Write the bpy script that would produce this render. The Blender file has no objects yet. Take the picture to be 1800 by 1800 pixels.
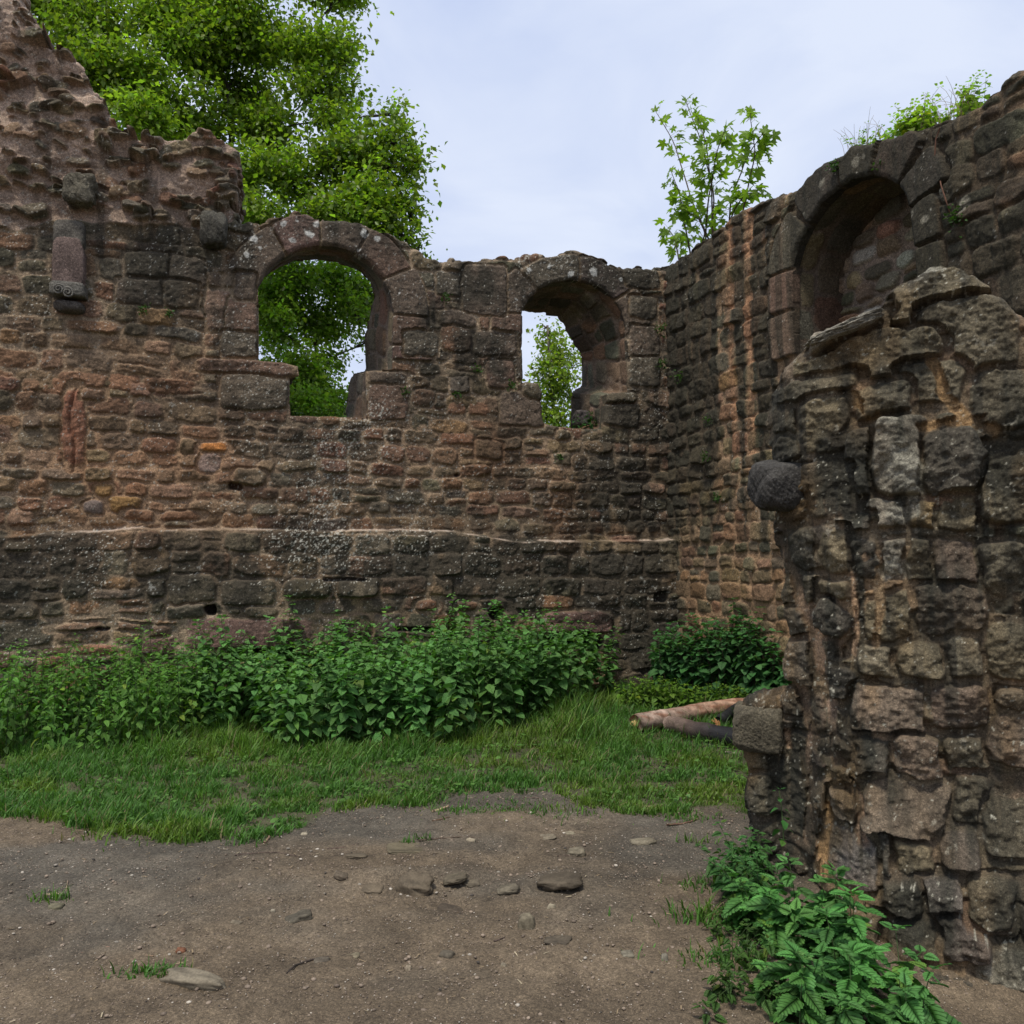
import bpy, bmesh, math, random
import numpy as np
from mathutils import Vector

random.seed(7)
RNG = np.random.default_rng(11)
C = bpy.context.scene.collection
PI = math.pi

# ------------------------------------------------------------------ camera
F_PX = 1511.0                       # focal length in pixels of the 1800 px photograph
PITCH = math.radians(3.97)
EYE = np.array([0.0, 0.0, 1.6])
cam_d = bpy.data.cameras.new("camera")
cam = bpy.data.objects.new("camera", cam_d)
C.objects.link(cam)
cam_d.sensor_width = 36.0
cam_d.lens = 36.0 * F_PX / 1800.0
cam_d.clip_start = 0.05
cam_d.clip_end = 2000.0
cam.location = EYE
cam.rotation_euler = (math.radians(90) + PITCH, 0, 0)
bpy.context.scene.camera = cam

# ------------------------------------------------------------------ sky, sun, exposure
SUN_EL, SUN_AZ = math.radians(64), math.radians(205)      # compass-style azimuth, sun high behind the camera's left
world = bpy.data.worlds.new("World")
bpy.context.scene.world = world
world.use_nodes = True
nt = world.node_tree
nt.nodes.clear()
wo = nt.nodes.new("ShaderNodeOutputWorld")
bg = nt.nodes.new("ShaderNodeBackground")
sky = nt.nodes.new("ShaderNodeTexSky")
sky.sky_type = 'NISHITA'
sky.sun_disc = False
sky.sun_elevation = SUN_EL
sky.sun_rotation = SUN_AZ
sky.dust_density = 3.0
tc = nt.nodes.new("ShaderNodeTexCoord")
mp = nt.nodes.new("ShaderNodeMapping")
mp.inputs['Scale'].default_value = (1.6, 1.6, 3.2)
cn = nt.nodes.new("ShaderNodeTexNoise")
cn.inputs['Scale'].default_value = 1.7
cn.inputs['Detail'].default_value = 6
cn.inputs['Roughness'].default_value = 0.5
cn.inputs['Distortion'].default_value = 0.6
cr = nt.nodes.new("ShaderNodeValToRGB")                    # overcast cloud deck, pale grey-blue to near white
cr.color_ramp.elements[0].position = 0.40
cr.color_ramp.elements[0].color = (4.6, 5.3, 7.1, 1)
cr.color_ramp.elements[1].position = 0.60
cr.color_ramp.elements[1].color = (5.9, 6.45, 7.7, 1)
mx = nt.nodes.new("ShaderNodeMix")
mx.data_type = 'RGBA'
mx.inputs[0].default_value = 0.93
nt.links.new(tc.outputs['Generated'], mp.inputs['Vector'])
nt.links.new(mp.outputs['Vector'], cn.inputs['Vector'])
nt.links.new(cn.outputs['Fac'], cr.inputs['Fac'])
nt.links.new(sky.outputs[0], mx.inputs[6])
nt.links.new(cr.outputs['Color'], mx.inputs[7])
nt.links.new(mx.outputs[2], bg.inputs['Color'])
bg.inputs['Strength'].default_value = 0.1
nt.links.new(bg.outputs[0], wo.inputs['Surface'])

sun_d = bpy.data.lights.new("sun", 'SUN')
sun_d.energy = 2.3
sun_d.angle = math.radians(10)
sun_d.color = (1.0, 0.95, 0.87)
sun = bpy.data.objects.new("sun", sun_d)
C.objects.link(sun)
sdir = Vector((math.sin(SUN_AZ) * math.cos(SUN_EL), math.cos(SUN_AZ) * math.cos(SUN_EL), math.sin(SUN_EL)))
sun.rotation_euler = sdir.to_track_quat('Z', 'Y').to_euler()

vs = bpy.context.scene.view_settings
vs.view_transform = 'Standard'
vs.look = 'None'
vs.gamma = 1.0
vs.exposure = 0.42

# ------------------------------------------------------------------ numeric helpers
def ray(px, py):
    xc = (px - 900.0) / F_PX
    zc = (900.0 - py) / F_PX
    return np.array([xc, math.cos(PITCH) - zc * math.sin(PITCH), math.sin(PITCH) + zc * math.cos(PITCH)])

def at_depth(px, py, y):
    d = ray(px, py)
    return EYE + d * (y / d[1])

def on_ground(px, py, z=0.0):
    d = ray(px, py)
    return EYE + d * ((z - EYE[2]) / d[2])

class Frame:
    """a wall plane: u along the wall, v up, n out of the wall"""
    def __init__(s, O, t):
        s.O = np.array([O[0], O[1], 0.0])
        t = np.array([t[0], t[1], 0.0]); s.t = t / np.linalg.norm(t)
        s.n = np.array([s.t[1], -s.t[0], 0.0])
    def uv(s, px, py, n=0.0):
        d = ray(px, py)
        o = s.O + s.n * n
        k = np.dot(o - EYE, s.n) / np.dot(d, s.n)
        p = EYE + d * k - o
        return float(np.dot(p, s.t)), float(p[2])
    def pts(s, lst, n=0.0):
        return np.array([s.uv(a, b, n) for a, b in lst])
    def world(s, u, v, n):
        u = np.asarray(u)[..., None]; v = np.asarray(v)[..., None]; n = np.asarray(n)[..., None]
        return s.O + u * s.t + n * s.n + v * np.array([0, 0, 1.0])

def _hash(ix, iy, seed):
    h = (ix.astype(np.int64) * 374761393 + iy.astype(np.int64) * 668265263 + seed * 974634777) & 0xFFFFFFFF
    h = ((h ^ (h >> 13)) * 1274126177) & 0xFFFFFFFF
    h = (h ^ (h >> 16)) & 0xFFFFFF
    return h / float(0xFFFFFF)

def vnoise(x, y, seed=0):
    x = np.asarray(x, float); y = np.asarray(y, float)
    x, y = np.broadcast_arrays(x, y)
    ix = np.floor(x); iy = np.floor(y)
    fx = x - ix; fy = y - iy
    fx = fx * fx * fx * (fx * (fx * 6 - 15) + 10); fy = fy * fy * fy * (fy * (fy * 6 - 15) + 10)
    a = _hash(ix, iy, seed); b = _hash(ix + 1, iy, seed)
    c = _hash(ix, iy + 1, seed); d = _hash(ix + 1, iy + 1, seed)
    return (a + (b - a) * fx + (c - a) * fy + (a - b - c + d) * fx * fy) * 2 - 1

def fbm(x, y, octv=4, seed=0, gain=0.5):
    s = 0; a = 1.0; t = 0
    for i in range(octv):
        s = s + a * vnoise(x * 2.03 ** i + 17.3 * i, y * 2.03 ** i - 9.1 * i, seed + i * 31)
        t += a; a *= gain
    return s / t

def sstep(a, b, x):
    t = np.clip((x - a) / (b - a), 0, 1)
    return t * t * (3 - 2 * t)

def sd_poly(U, V, poly, closed=True):
    """signed distance (positive inside) and arc length of the nearest outline point"""
    P = np.asarray(poly, float)
    Q = np.roll(P, -1, 0) if closed else P[1:]
    if not closed: P = P[:-1]
    best = np.full(U.shape, 1e9); arc = np.zeros(U.shape); inside = np.zeros(U.shape, bool)
    L = 0.0
    for (ax, ay), (bx, by) in zip(P, Q):
        dx, dy = bx - ax, by - ay
        ll = math.hypot(dx, dy) + 1e-12
        t = np.clip(((U - ax) * dx + (V - ay) * dy) / ll ** 2, 0, 1)
        d = np.hypot(U - ax - t * dx, V - ay - t * dy)
        m = d < best
        best = np.where(m, d, best); arc = np.where(m, L + t * ll, arc)
        if abs(dy) > 1e-12:
            cr_ = ((ay > V) != (by > V)) & (U < (bx - ax) * (V - ay) / dy + ax)
            inside ^= cr_
        L += ll
    return (np.where(inside, best, -best) if closed else best), arc

# ------------------------------------------------------------------ mesh helpers
def make_mesh(name, verts, faces, col=None, smooth=True):
    """faces: (n,3) or (n,4) int array, or a list of such arrays"""
    if not isinstance(faces, (list, tuple)): faces = [faces]
    me = bpy.data.meshes.new(name)
    verts = np.ascontiguousarray(verts, dtype=np.float32)
    me.vertices.add(len(verts)); me.vertices.foreach_set("co", verts.ravel())
    loops = np.concatenate([f.ravel() for f in faces]).astype(np.int32)
    tot = np.concatenate([np.full(len(f), f.shape[1], np.int32) for f in faces])
    start = np.concatenate([[0], np.cumsum(tot)[:-1]]).astype(np.int32)
    me.loops.add(len(loops)); me.loops.foreach_set("vertex_index", loops)
    me.polygons.add(len(tot))
    me.polygons.foreach_set("loop_start", start)
    me.polygons.foreach_set("use_smooth", np.full(len(tot), smooth, bool))
    me.update(calc_edges=True)
    if col is not None:
        a = me.attributes.new("Col", 'FLOAT_COLOR', 'POINT')
        c4 = np.ones((len(verts), 4), np.float32); c4[:, :col.shape[1]] = col
        a.data.foreach_set("color", c4.ravel())
    return me

def link(name, me, mat, parent=None, loc=None):
    o = bpy.data.objects.new(name, me)
    C.objects.link(o)
    if mat is not None: me.materials.append(mat)
    if parent is not None: o.parent = parent
    if loc is not None: o.location = loc
    return o

def tag(o, label=None, cat=None, group=None, kind=None):
    if label: o["label"] = label
    if cat: o["category"] = cat
    if group: o["group"] = group
    if kind: o["kind"] = kind
    return o

def empty(name, loc):
    o = bpy.data.objects.new(name, None)
    C.objects.link(o); o.location = loc
    o.empty_display_size = 0.2
    return o

def leaf_coords(me, T, n):
    a = me.attributes.new("LC", 'FLOAT_VECTOR', 'POINT')
    a.data.foreach_set("vector", np.tile(T.astype(np.float32), (n, 1)).ravel())

def instances(T, faces, pos, M, scale, col):
    """many copies of a template (k,3) merged: M (N,3,3) columns = axes"""
    N = len(pos); k = len(T)
    V = np.einsum('nij,kj->nki', M, T) * np.asarray(scale)[:, None, None] + pos[:, None, :]
    Fc = (faces[None] + (np.arange(N) * k)[:, None, None]).reshape(-1, faces.shape[1])
    Cc = np.repeat(col, k, 0)
    return V.reshape(-1, 3), Fc, Cc

def basis(fwd, up):
    """columns x=side, y=fwd, z=normal"""
    f = fwd / (np.linalg.norm(fwd, axis=1, keepdims=True) + 1e-9)
    x = np.cross(f, up); x /= (np.linalg.norm(x, axis=1, keepdims=True) + 1e-9)
    z = np.cross(x, f)
    return np.stack([x, f, z], axis=2)

class Tubes:
    def __init__(s): s.V = []; s.F = []; s.Cc = []; s.n = 0
    def add(s, pts, radii, col, sides=6, rough=0.0, cap=True):
        pts = np.asarray(pts, float); radii = np.asarray(radii, float) * np.ones(len(pts))
        d = np.gradient(pts, axis=0); d /= (np.linalg.norm(d, axis=1, keepdims=True) + 1e-9)
        ref = np.array([0.13, 0.31, 0.94]) if abs(d[:, 2]).mean() < 0.8 else np.array([1.0, 0.2, 0.1])
        x = np.cross(d, ref); x /= np.linalg.norm(x, axis=1, keepdims=True)
        y = np.cross(d, x)
        a = np.linspace(0, 2 * PI, sides, endpoint=False)
        rr = radii[:, None] * (1 + rough * RNG.uniform(-1, 1, (len(pts), sides)))
        ring = pts[:, None] + rr[..., None] * (np.cos(a)[None, :, None] * x[:, None] + np.sin(a)[None, :, None] * y[:, None])
        m = len(pts)
        i = np.arange(m - 1)[:, None] * sides; j = np.arange(sides)[None]; j2 = (j + 1) % sides
        f = np.stack([i + j, i + j2, i + sides + j2, i + sides + j], -1).reshape(-1, 4) + s.n
        V = ring.reshape(-1, 3)
        s.V.append(V); s.F.append(f); s.Cc.append(np.tile(col, (len(V), 1)) if np.ndim(col) == 1 else np.repeat(col, sides, 0)); s.n += len(V)
        if cap:
            for e, pt in ((0, pts[0]), (m - 1, pts[-1])):
                s.V.append(pt[None]); s.Cc.append(np.asarray(col if np.ndim(col) == 1 else col[e])[None])
                jj = np.arange(sides)
                s.F.append(np.stack([s.n - s.n + np.full(sides, s.n), off(s, e, sides, m) + jj, off(s, e, sides, m) + (jj + 1) % sides, np.full(sides, s.n)], -1)[:, :3].repeat(1, 0)) if False else s.Cf(e, m, sides, len(V))
                s.n += 1
    def Cf(s, e, m, sides, nv):
        base = s.n - nv - (0 if e == 0 else 1) + e * sides
        jj = np.arange(sides)
        if not hasattr(s, 'T'): s.T = []
        s.T.append(np.stack([np.full(sides, s.n), base + jj, base + (jj + 1) % sides], -1))
    def build(s, name, mat, parent=None, loc=(0, 0, 0)):
        V = np.concatenate(s.V) - np.array(loc)
        F = [np.concatenate(s.F)] + ([np.concatenate(s.T)] if hasattr(s, 'T') else [])
        return link(name, make_mesh(name, V, F, np.concatenate(s.Cc)), mat, parent)

# ------------------------------------------------------------------ materials
def mat_new(name):
    m = bpy.data.materials.new(name); m.use_nodes = True
    n = m.node_tree; n.nodes.clear()
    return m, n

def N(n, t, **kw):
    x = n.nodes.new(t)
    for k, v in kw.items():
        if k in x.inputs: x.inputs[k].default_value = v
        else: setattr(x, k, v)
    return x

def mat_stone(name, speck=0.5, grain=260.0, bump=0.35, scale=1.0, rough=0.93):
    """granular stone or soil: colour from the mesh's per-stone attribute, crystals and grain on top"""
    m, n = mat_new(name)
    out = N(n, "ShaderNodeOutputMaterial"); b = N(n, "ShaderNodeBsdfPrincipled")
    b.inputs['Roughness'].default_value = rough
    b.inputs['Specular IOR Level'].default_value = 0.25
    at = N(n, "ShaderNodeAttribute", attribute_name="Col")
    tc = N(n, "ShaderNodeTexCoord")
    n1 = N(n, "ShaderNodeTexNoise", Scale=38.0 * scale, Detail=6.0, Roughness=0.65)
    n2 = N(n, "ShaderNodeTexNoise", Scale=grain * scale * 0.6, Detail=3.0, Roughness=0.7)
    vo = N(n, "ShaderNodeTexVoronoi", Scale=95.0 * scale)
    for x in (n1, n2, vo): n.links.new(tc.outputs['Object'], x.inputs['Vector'])
    r1 = N(n, "ShaderNodeMapRange"); r1.inputs[1].default_value = 0.3; r1.inputs[2].default_value = 0.7
    r1.inputs[3].default_value = 0.55; r1.inputs[4].default_value = 1.5
    n.links.new(n1.outputs['Fac'], r1.inputs[0])
    r2 = N(n, "ShaderNodeMapRange"); r2.inputs[1].default_value = 0.3; r2.inputs[2].default_value = 0.7
    r2.inputs[3].default_value = 1 - speck * 0.75; r2.inputs[4].default_value = 1 + speck
    n.links.new(n2.outputs['Fac'], r2.inputs[0])
    mu = N(n, "ShaderNodeMath", operation='MULTIPLY')
    n.links.new(r1.outputs[0], mu.inputs[0]); n.links.new(r2.outputs[0], mu.inputs[1])
    sc = N(n, "ShaderNodeVectorMath", operation='SCALE')
    n.links.new(at.outputs['Color'], sc.inputs[0]); n.links.new(mu.outputs[0], sc.inputs['Scale'])
    # pale crystals
    lt = N(n, "ShaderNodeMapRange"); lt.inputs[1].default_value = 0.84; lt.inputs[2].default_value = 0.96
    lt.inputs[3].default_value = 0.0; lt.inputs[4].default_value = speck * 0.8
    sep = N(n, "ShaderNodeSeparateColor"); n.links.new(vo.outputs['Color'], sep.inputs[0])
    n.links.new(sep.outputs[0], lt.inputs[0])
    mix = N(n, "ShaderNodeMix", data_type='RGBA')
    n.links.new(lt.outputs[0], mix.inputs[0]); n.links.new(sc.outputs[0], mix.inputs[6])
    s2 = N(n, "ShaderNodeVectorMath", operation='SCALE'); s2.inputs['Scale'].default_value = 2.4
    n.links.new(at.outputs['Color'], s2.inputs[0]); n.links.new(s2.outputs[0], mix.inputs[7])
    n.links.new(mix.outputs[2], b.inputs['Base Color'])
    ad = N(n, "ShaderNodeMath", operation='MULTIPLY_ADD'); ad.inputs[1].default_value = 0.35
    n.links.new(n2.outputs['Fac'], ad.inputs[0]); n.links.new(n1.outputs['Fac'], ad.inputs[2])
    bp = N(n, "ShaderNodeBump"); bp.inputs['Strength'].default_value = bump; bp.inputs['Distance'].default_value = 0.02 / scale
    n.links.new(ad.outputs[0], bp.inputs['Height']); n.links.new(bp.outputs[0], b.inputs['Normal'])
    n.links.new(b.outputs[0], out.inputs[0])
    return m

def mat_leaf(name, trans=0.45, rough=0.5, spec=0.3, var=0.3, tint=(1.5, 1.7, 0.6)):
    m, n = mat_new(name)
    out = N(n, "ShaderNodeOutputMaterial"); b = N(n, "ShaderNodeBsdfPrincipled")
    b.inputs['Roughness'].default_value = rough
    b.inputs['Specular IOR Level'].default_value = spec
    at = N(n, "ShaderNodeAttribute", attribute_name="Col")
    tc = N(n, "ShaderNodeTexCoord"); n1 = N(n, "ShaderNodeTexNoise", Scale=60.0, Detail=3.0)
    n.links.new(tc.outputs['Object'], n1.inputs['Vector'])
    r1 = N(n, "ShaderNodeMapRange"); r1.inputs[3].default_value = 1 - var; r1.inputs[4].default_value = 1 + var
    n.links.new(n1.outputs['Fac'], r1.inputs[0])
    sc = N(n, "ShaderNodeVectorMath", operation='SCALE')
    n.links.new(at.outputs['Color'], sc.inputs[0]); n.links.new(r1.outputs[0], sc.inputs['Scale'])
    n.links.new(sc.outputs[0], b.inputs['Base Color'])
    tr = N(n, "ShaderNodeBsdfTranslucent")
    tv = N(n, "ShaderNodeVectorMath", operation='MULTIPLY'); tv.inputs[1].default_value = tint
    n.links.new(sc.outputs[0], tv.inputs[0]); n.links.new(tv.outputs[0], tr.inputs['Color'])
    mx = N(n, "ShaderNodeMixShader"); mx.inputs[0].default_value = trans
    n.links.new(b.outputs[0], mx.inputs[1]); n.links.new(tr.outputs[0], mx.inputs[2])
    n.links.new(mx.outputs[0], out.inputs[0])
    return m

def mat_attr(name, rough=0.85, scale=40.0, lo=0.6, hi=1.4, bump=0.4, dist=0.01, stretch=(1, 1, 1)):
    m, n = mat_new(name)
    out = N(n, "ShaderNodeOutputMaterial"); b = N(n, "ShaderNodeBsdfPrincipled")
    b.inputs['Roughness'].default_value = rough; b.inputs['Specular IOR Level'].default_value = 0.25
    at = N(n, "ShaderNodeAttribute", attribute_name="Col")
    tc = N(n, "ShaderNodeTexCoord"); mp = N(n, "ShaderNodeMapping"); mp.inputs['Scale'].default_value = stretch
    n1 = N(n, "ShaderNodeTexNoise", Scale=scale, Detail=6.0, Roughness=0.65)
    n.links.new(tc.outputs['Object'], mp.inputs[0]); n.links.new(mp.outputs[0], n1.inputs['Vector'])
    r1 = N(n, "ShaderNodeMapRange"); r1.inputs[1].default_value = 0.3; r1.inputs[2].default_value = 0.7
    r1.inputs[3].default_value = lo; r1.inputs[4].default_value = hi
    n.links.new(n1.outputs['Fac'], r1.inputs[0])
    sc = N(n, "ShaderNodeVectorMath", operation='SCALE')
    n.links.new(at.outputs['Color'], sc.inputs[0]); n.links.new(r1.outputs[0], sc.inputs['Scale'])
    n.links.new(sc.outputs[0], b.inputs['Base Color'])
    bp = N(n, "ShaderNodeBump"); bp.inputs['Strength'].default_value = bump; bp.inputs['Distance'].default_value = dist
    n.links.new(n1.outputs['Fac'], bp.inputs['Height']); n.links.new(bp.outputs[0], b.inputs['Normal'])
    n.links.new(b.outputs[0], out.inputs[0])
    return m

M_WALL = mat_stone("weathered_masonry", speck=0.85, bump=0.85)
M_PIER = mat_stone("coarse_masonry", speck=0.8, bump=0.8, scale=1.6)
M_SOIL = mat_stone("trodden_earth", speck=0.75, bump=0.6, scale=1.8)
M_LEAF = mat_leaf("tree_leaf", trans=0.5, rough=0.42, spec=0.35)
def add_veins(m):
    n = m.node_tree
    at = N(n, "ShaderNodeAttribute", attribute_name="LC"); sp = N(n, "ShaderNodeSeparateXYZ")
    n.links.new(at.outputs['Vector'], sp.inputs[0])
    ab = N(n, "ShaderNodeMath", operation='ABSOLUTE'); n.links.new(sp.outputs[0], ab.inputs[0])
    k = N(n, "ShaderNodeMath", operation='MULTIPLY_ADD'); k.inputs[1].default_value = -0.8
    n.links.new(ab.outputs[0], k.inputs[0]); n.links.new(sp.outputs[1], k.inputs[2])
    s_ = N(n, "ShaderNodeMath", operation='MULTIPLY'); s_.inputs[1].default_value = 50.0; n.links.new(k.outputs[0], s_.inputs[0])
    co = N(n, "ShaderNodeMath", operation='COSINE'); n.links.new(s_.outputs[0], co.inputs[0])
    pw = N(n, "ShaderNodeMapRange"); pw.inputs[1].default_value = 0.55; pw.inputs[2].default_value = 1.0; pw.inputs[3].default_value = 0; pw.inputs[4].default_value = 1
    n.links.new(co.outputs[0], pw.inputs[0])
    mr = N(n, "ShaderNodeMapRange"); mr.inputs[1].default_value = 0.028; mr.inputs[2].default_value = 0.010; mr.inputs[3].default_value = 0; mr.inputs[4].default_value = 1
    n.links.new(ab.outputs[0], mr.inputs[0])
    mxx = N(n, "ShaderNodeMath", operation='MAXIMUM'); n.links.new(pw.outputs[0], mxx.inputs[0]); n.links.new(mr.outputs[0], mxx.inputs[1])
    pr = next(x for x in n.nodes if x.type == 'BSDF_PRINCIPLED')
    sc = pr.inputs['Base Color'].links[0].from_socket
    b = N(n, "ShaderNodeMath", operation='MULTIPLY_ADD'); b.inputs[1].default_value = -0.38; b.inputs[2].default_value = 1.1
    n.links.new(mxx.outputs[0], b.inputs[0])
    v = N(n, "ShaderNodeVectorMath", operation='SCALE'); n.links.new(sc, v.inputs[0]); n.links.new(b.outputs[0], v.inputs['Scale'])
    n.links.new(v.outputs[0], pr.inputs['Base Color'])
    bp = N(n, "ShaderNodeBump"); bp.invert = True; bp.inputs['Strength'].default_value = .8; bp.inputs['Distance'].default_value = .004
    n.links.new(mxx.outputs[0], bp.inputs['Height']); n.links.new(bp.outputs[0], pr.inputs['Normal'])

M_NETTLE = mat_leaf("nettle_leaf", trans=0.25, rough=0.55, spec=0.22, var=0.35, tint=(1.2, 1.5, 0.5))
add_veins(M_NETTLE)
M_GRASS = mat_leaf("grass_blade", trans=0.3, rough=0.5, spec=0.25, var=0.2)
M_BARK = mat_attr("bark", scale=30, stretch=(1, 1, 0.3))
M_STEM = mat_attr("plant_stem", scale=30, bump=0.1)
M_WOOD = mat_attr("weathered_wood", scale=22, lo=0.5, hi=1.5, bump=0.6)
M_CHAR = mat_attr("charred_wood", rough=0.6, scale=60, bump=0.9)
M_PEBBLE = mat_attr("pebble", scale=90, lo=0.7, hi=1.3, bump=0.3, dist=0.004)

# ------------------------------------------------------------------ masonry relief
TILE = 1024
_ty, _tx = np.mgrid[0:TILE, 0:TILE].astype(float)
TN1 = fbm(_tx / 6.0, _ty / 6.0, 3, 5)           # lumps of about 6 cells
TN2 = fbm(_tx / 15.0, _ty / 15.0, 4, 9)         # lumps of about 15 cells
TRID = 1 - np.abs(fbm(_tx / 18.0, _ty / 11.0, 3, 21)) * 2

RED = [(0.150, 0.078, 0.058), (0.175, 0.092, 0.066), (0.130, 0.078, 0.062), (0.160, 0.100, 0.078)]
GREY = [(0.100, 0.085, 0.070), (0.085, 0.078, 0.070), (0.120, 0.100, 0.082), (0.075, 0.066, 0.058)]
BROWN = [(0.130, 0.095, 0.070), (0.110, 0.078, 0.058), (0.150, 0.110, 0.080)]
OCHRE = [(0.230, 0.140, 0.055), (0.200, 0.130, 0.065)]
DARK = [(0.045, 0.041, 0.031), (0.055, 0.049, 0.036)]
PALE = [(0.240, 0.215, 0.170), (0.200, 0.180, 0.140)]

OCHRE[:] = [(.175, .115, .06), (.16, .11, .065)]
for _set in (RED, GREY, BROWN, DARK):
    _set[:] = [tuple(.78 * a + .22 * b for a, b in zip((c[0] * .98, c[1] * 1.02, c[2] * .84), (.108, .088, .056))) for c in _set]

class Relief:
    def __init__(s, u0, u1, v0, v1, step, seed=1, mortar=(0.235, 0.165, 0.118), lump=0.012, warp=1.0):
        s.step = step
        s.u = np.arange(u0, u1 + step * 0.5, step); s.v = np.arange(v0, v1 + step * 0.5, step)
        s.U, s.V = np.meshgrid(s.u, s.v)
        s.rng = np.random.default_rng(seed); s.seed = seed
        U, V = s.U, s.V
        s.WU = U + warp * (0.035 * fbm(U / 0.35, V / 0.35, 2, seed + 1) + 0.022 * fbm(U / 0.09, V / 0.09, 3, seed + 2))
        s.WV = V + warp * (0.028 * fbm(U / 0.45, V / 0.35, 2, seed + 3) + 0.018 * fbm(U / 0.09, V / 0.09, 3, seed + 4))
        s.base = np.zeros_like(U)
        s.H = lump * fbm(U / 0.16, V / 0.12, 4, seed + 5)
        s.mort = s.H.copy()
        m = np.array(mortar)
        s.mc = m * (1 + 0.25 * fbm(U / 0.25, V / 0.25, 4, seed + 6)[..., None]) * (1 + 0.18 * fbm(U / 0.9, V / 0.6, 3, seed + 7)[..., None] * np.array([0.6, 1.0, 1.5]))
        s.C = s.mc.copy()
        s.S = np.zeros_like(U)                       # 1 on stone
    def win(s, cu, cv, r):
        i0 = max(0, int((cv - r - s.v[0]) / s.step)); i1 = min(len(s.v), int((cv + r - s.v[0]) / s.step) + 2)
        j0 = max(0, int((cu - r - s.u[0]) / s.step)); j1 = min(len(s.u), int((cu + r - s.u[0]) / s.step) + 2)
        return slice(i0, i1), slice(j0, j1)
    def stone(s, cu, cv, a, b, ang=0.0, p=3.5, h=0.035, col=(0.1, 0.1, 0.1), edge=0.03, dome=0.4, tilt=0.0, rough=0.010, clear=False, ridge=0.0):
        r = math.hypot(a, b) * 1.15 + 0.08
        w = s.win(cu, cv, r)
        if w[0].stop <= w[0].start or w[1].stop <= w[1].start: return
        x0 = s.WU[w] - cu; y0 = s.WV[w] - cv
        ca, sa = math.cos(ang), math.sin(ang)
        x = x0 * ca + y0 * sa; y = -x0 * sa + y0 * ca
        s.shape(w, x, y, a, b, p, h, col, edge, dome, tilt, rough, clear, ridge)
    def shape(s, w, x, y, a, b, p, h, col, edge, dome, tilt, rough, clear, ridge=0.0, extra=None):
        rg = s.rng
        d = ((np.abs(x) / a) ** p + (np.abs(y) / b) ** p) ** (1.0 / p)
        dist = (1 - d) * min(a, b)
        if extra is not None: dist = np.minimum(dist, extra)
        if clear:
            m = dist > -0.022
            s.H[w][m] = s.mort[w][m] - 0.004; s.C[w][m] = s.mc[w][m]; s.S[w][m] = 0
        oi, oj = rg.integers(0, TILE - x.shape[0] if x.shape[0] < TILE else 1), rg.integers(0, TILE - x.shape[1] if x.shape[1] < TILE else 1)
        if x.shape[0] > TILE or x.shape[1] > TILE: return
        n1 = TN1[oi:oi + x.shape[0], oj:oj + x.shape[1]]; n2 = TN2[oi:oi + x.shape[0], oj:oj + x.shape[1]]
        e = np.clip(dist / edge, 0, 1)
        prof = 1 - (1 - e) ** 2.2
        fac = np.maximum(np.maximum(rg.normal(0, .35) * x / a + rg.normal(0, .35) * y / b, rg.normal(0, .5) * x / a + rg.normal(0, .5) * y / b + rg.uniform(-.2, .1)), -0.35)
        hh = h * prof * (1 - dome + dome * np.clip(1 - d ** 2, 0, 1)) + prof * (tilt * y / b * h + fac * min(h, .09) * .8 * (p < 6.5) + rough * (n1 * 0.9 + n2 * 1.5))
        if ridge: hh = hh + prof * ridge * TRID[oi:oi + x.shape[0], oj:oj + x.shape[1]]
        m = (dist > 0) & (hh > s.H[w] - 0.004 * (not clear))
        s.H[w] = np.where(m, hh, s.H[w])
        cc = np.array(col) * (1 + 0.16 * n2[..., None] + 0.1 * n1[..., None] * np.array([1, .9, .8]))
        k = (np.clip(dist / 0.012, 0, 1) * m)[..., None]
        s.C[w] = s.C[w] * (1 - k) + cc * k
        s.S[w] = np.maximum(s.S[w] * (~m), k[..., 0])
    def pick(s, weights):
        sets = [RED, GREY, BROWN, OCHRE, DARK, PALE]
        w = np.array(weights, float); w /= w.sum()
        g = sets[s.rng.choice(6, p=w)]
        c = np.array(g[s.rng.integers(len(g))])
        return c * s.rng.uniform(0.8, 1.25) * (1 + s.rng.uniform(-.06, .06, 3))
    def courses(s, v0, v1, ch=(0.13, 0.24), cw=(0.16, 0.46), weights=(5, 4, 4, .4, 1, 0), h=(0.02, 0.055), gap=0.006, p=(3.2, 6), skew=0.0, rough=0.009, skip=None, umin=None, umax=None, tiltr=0.5):
        rg = s.rng
        ua = s.u[0] if umin is None else umin; ub = s.u[-1] if umax is None else umax
        v = v0
        while v < v1:
            hgt = rg.uniform(*ch)
            u = ua - rg.uniform(0, 0.3)
            ph = rg.uniform(0, 100)
            while u < ub + 0.1:
                wd = rg.uniform(cw[0] ** .5, cw[1] ** .5) ** 2 * (0.75 + 0.5 * hgt / ch[1])
                cu = u + wd / 2
                cvv = v + hgt / 2 + 0.03 * float(vnoise(cu / 0.9, ph, 3)) + skew * cu
                if skip is None or not skip(cu, cvv):
                    if hgt > 0.17 and rg.random() < 0.16:      # two thin stones on top of each other
                        for q in (-.25, .25):
                            s.stone(cu, cvv + q * hgt, wd / 2 - gap, hgt / 4 - gap * .6, rg.normal(0, .03), rg.uniform(*p), rg.uniform(*h), s.pick(weights), edge=0.03, tilt=rg.uniform(-.5, .5), rough=rough)
                    else:
                        k = rg.uniform(0.86, 1.03)
                        s.stone(cu, cvv, (wd / 2 - gap) * rg.uniform(.93, 1.02), (hgt / 2 - gap * .7) * k, rg.normal(0, .045), rg.uniform(*p), rg.uniform(*h), s.pick(weights),
                                edge=rg.uniform(.015, .035), dome=rg.uniform(.15, .6), tilt=rg.uniform(-tiltr, tiltr), rough=rough, ridge=rg.choice([0, 0, .008]))
                u += wd
            v += hgt
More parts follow.
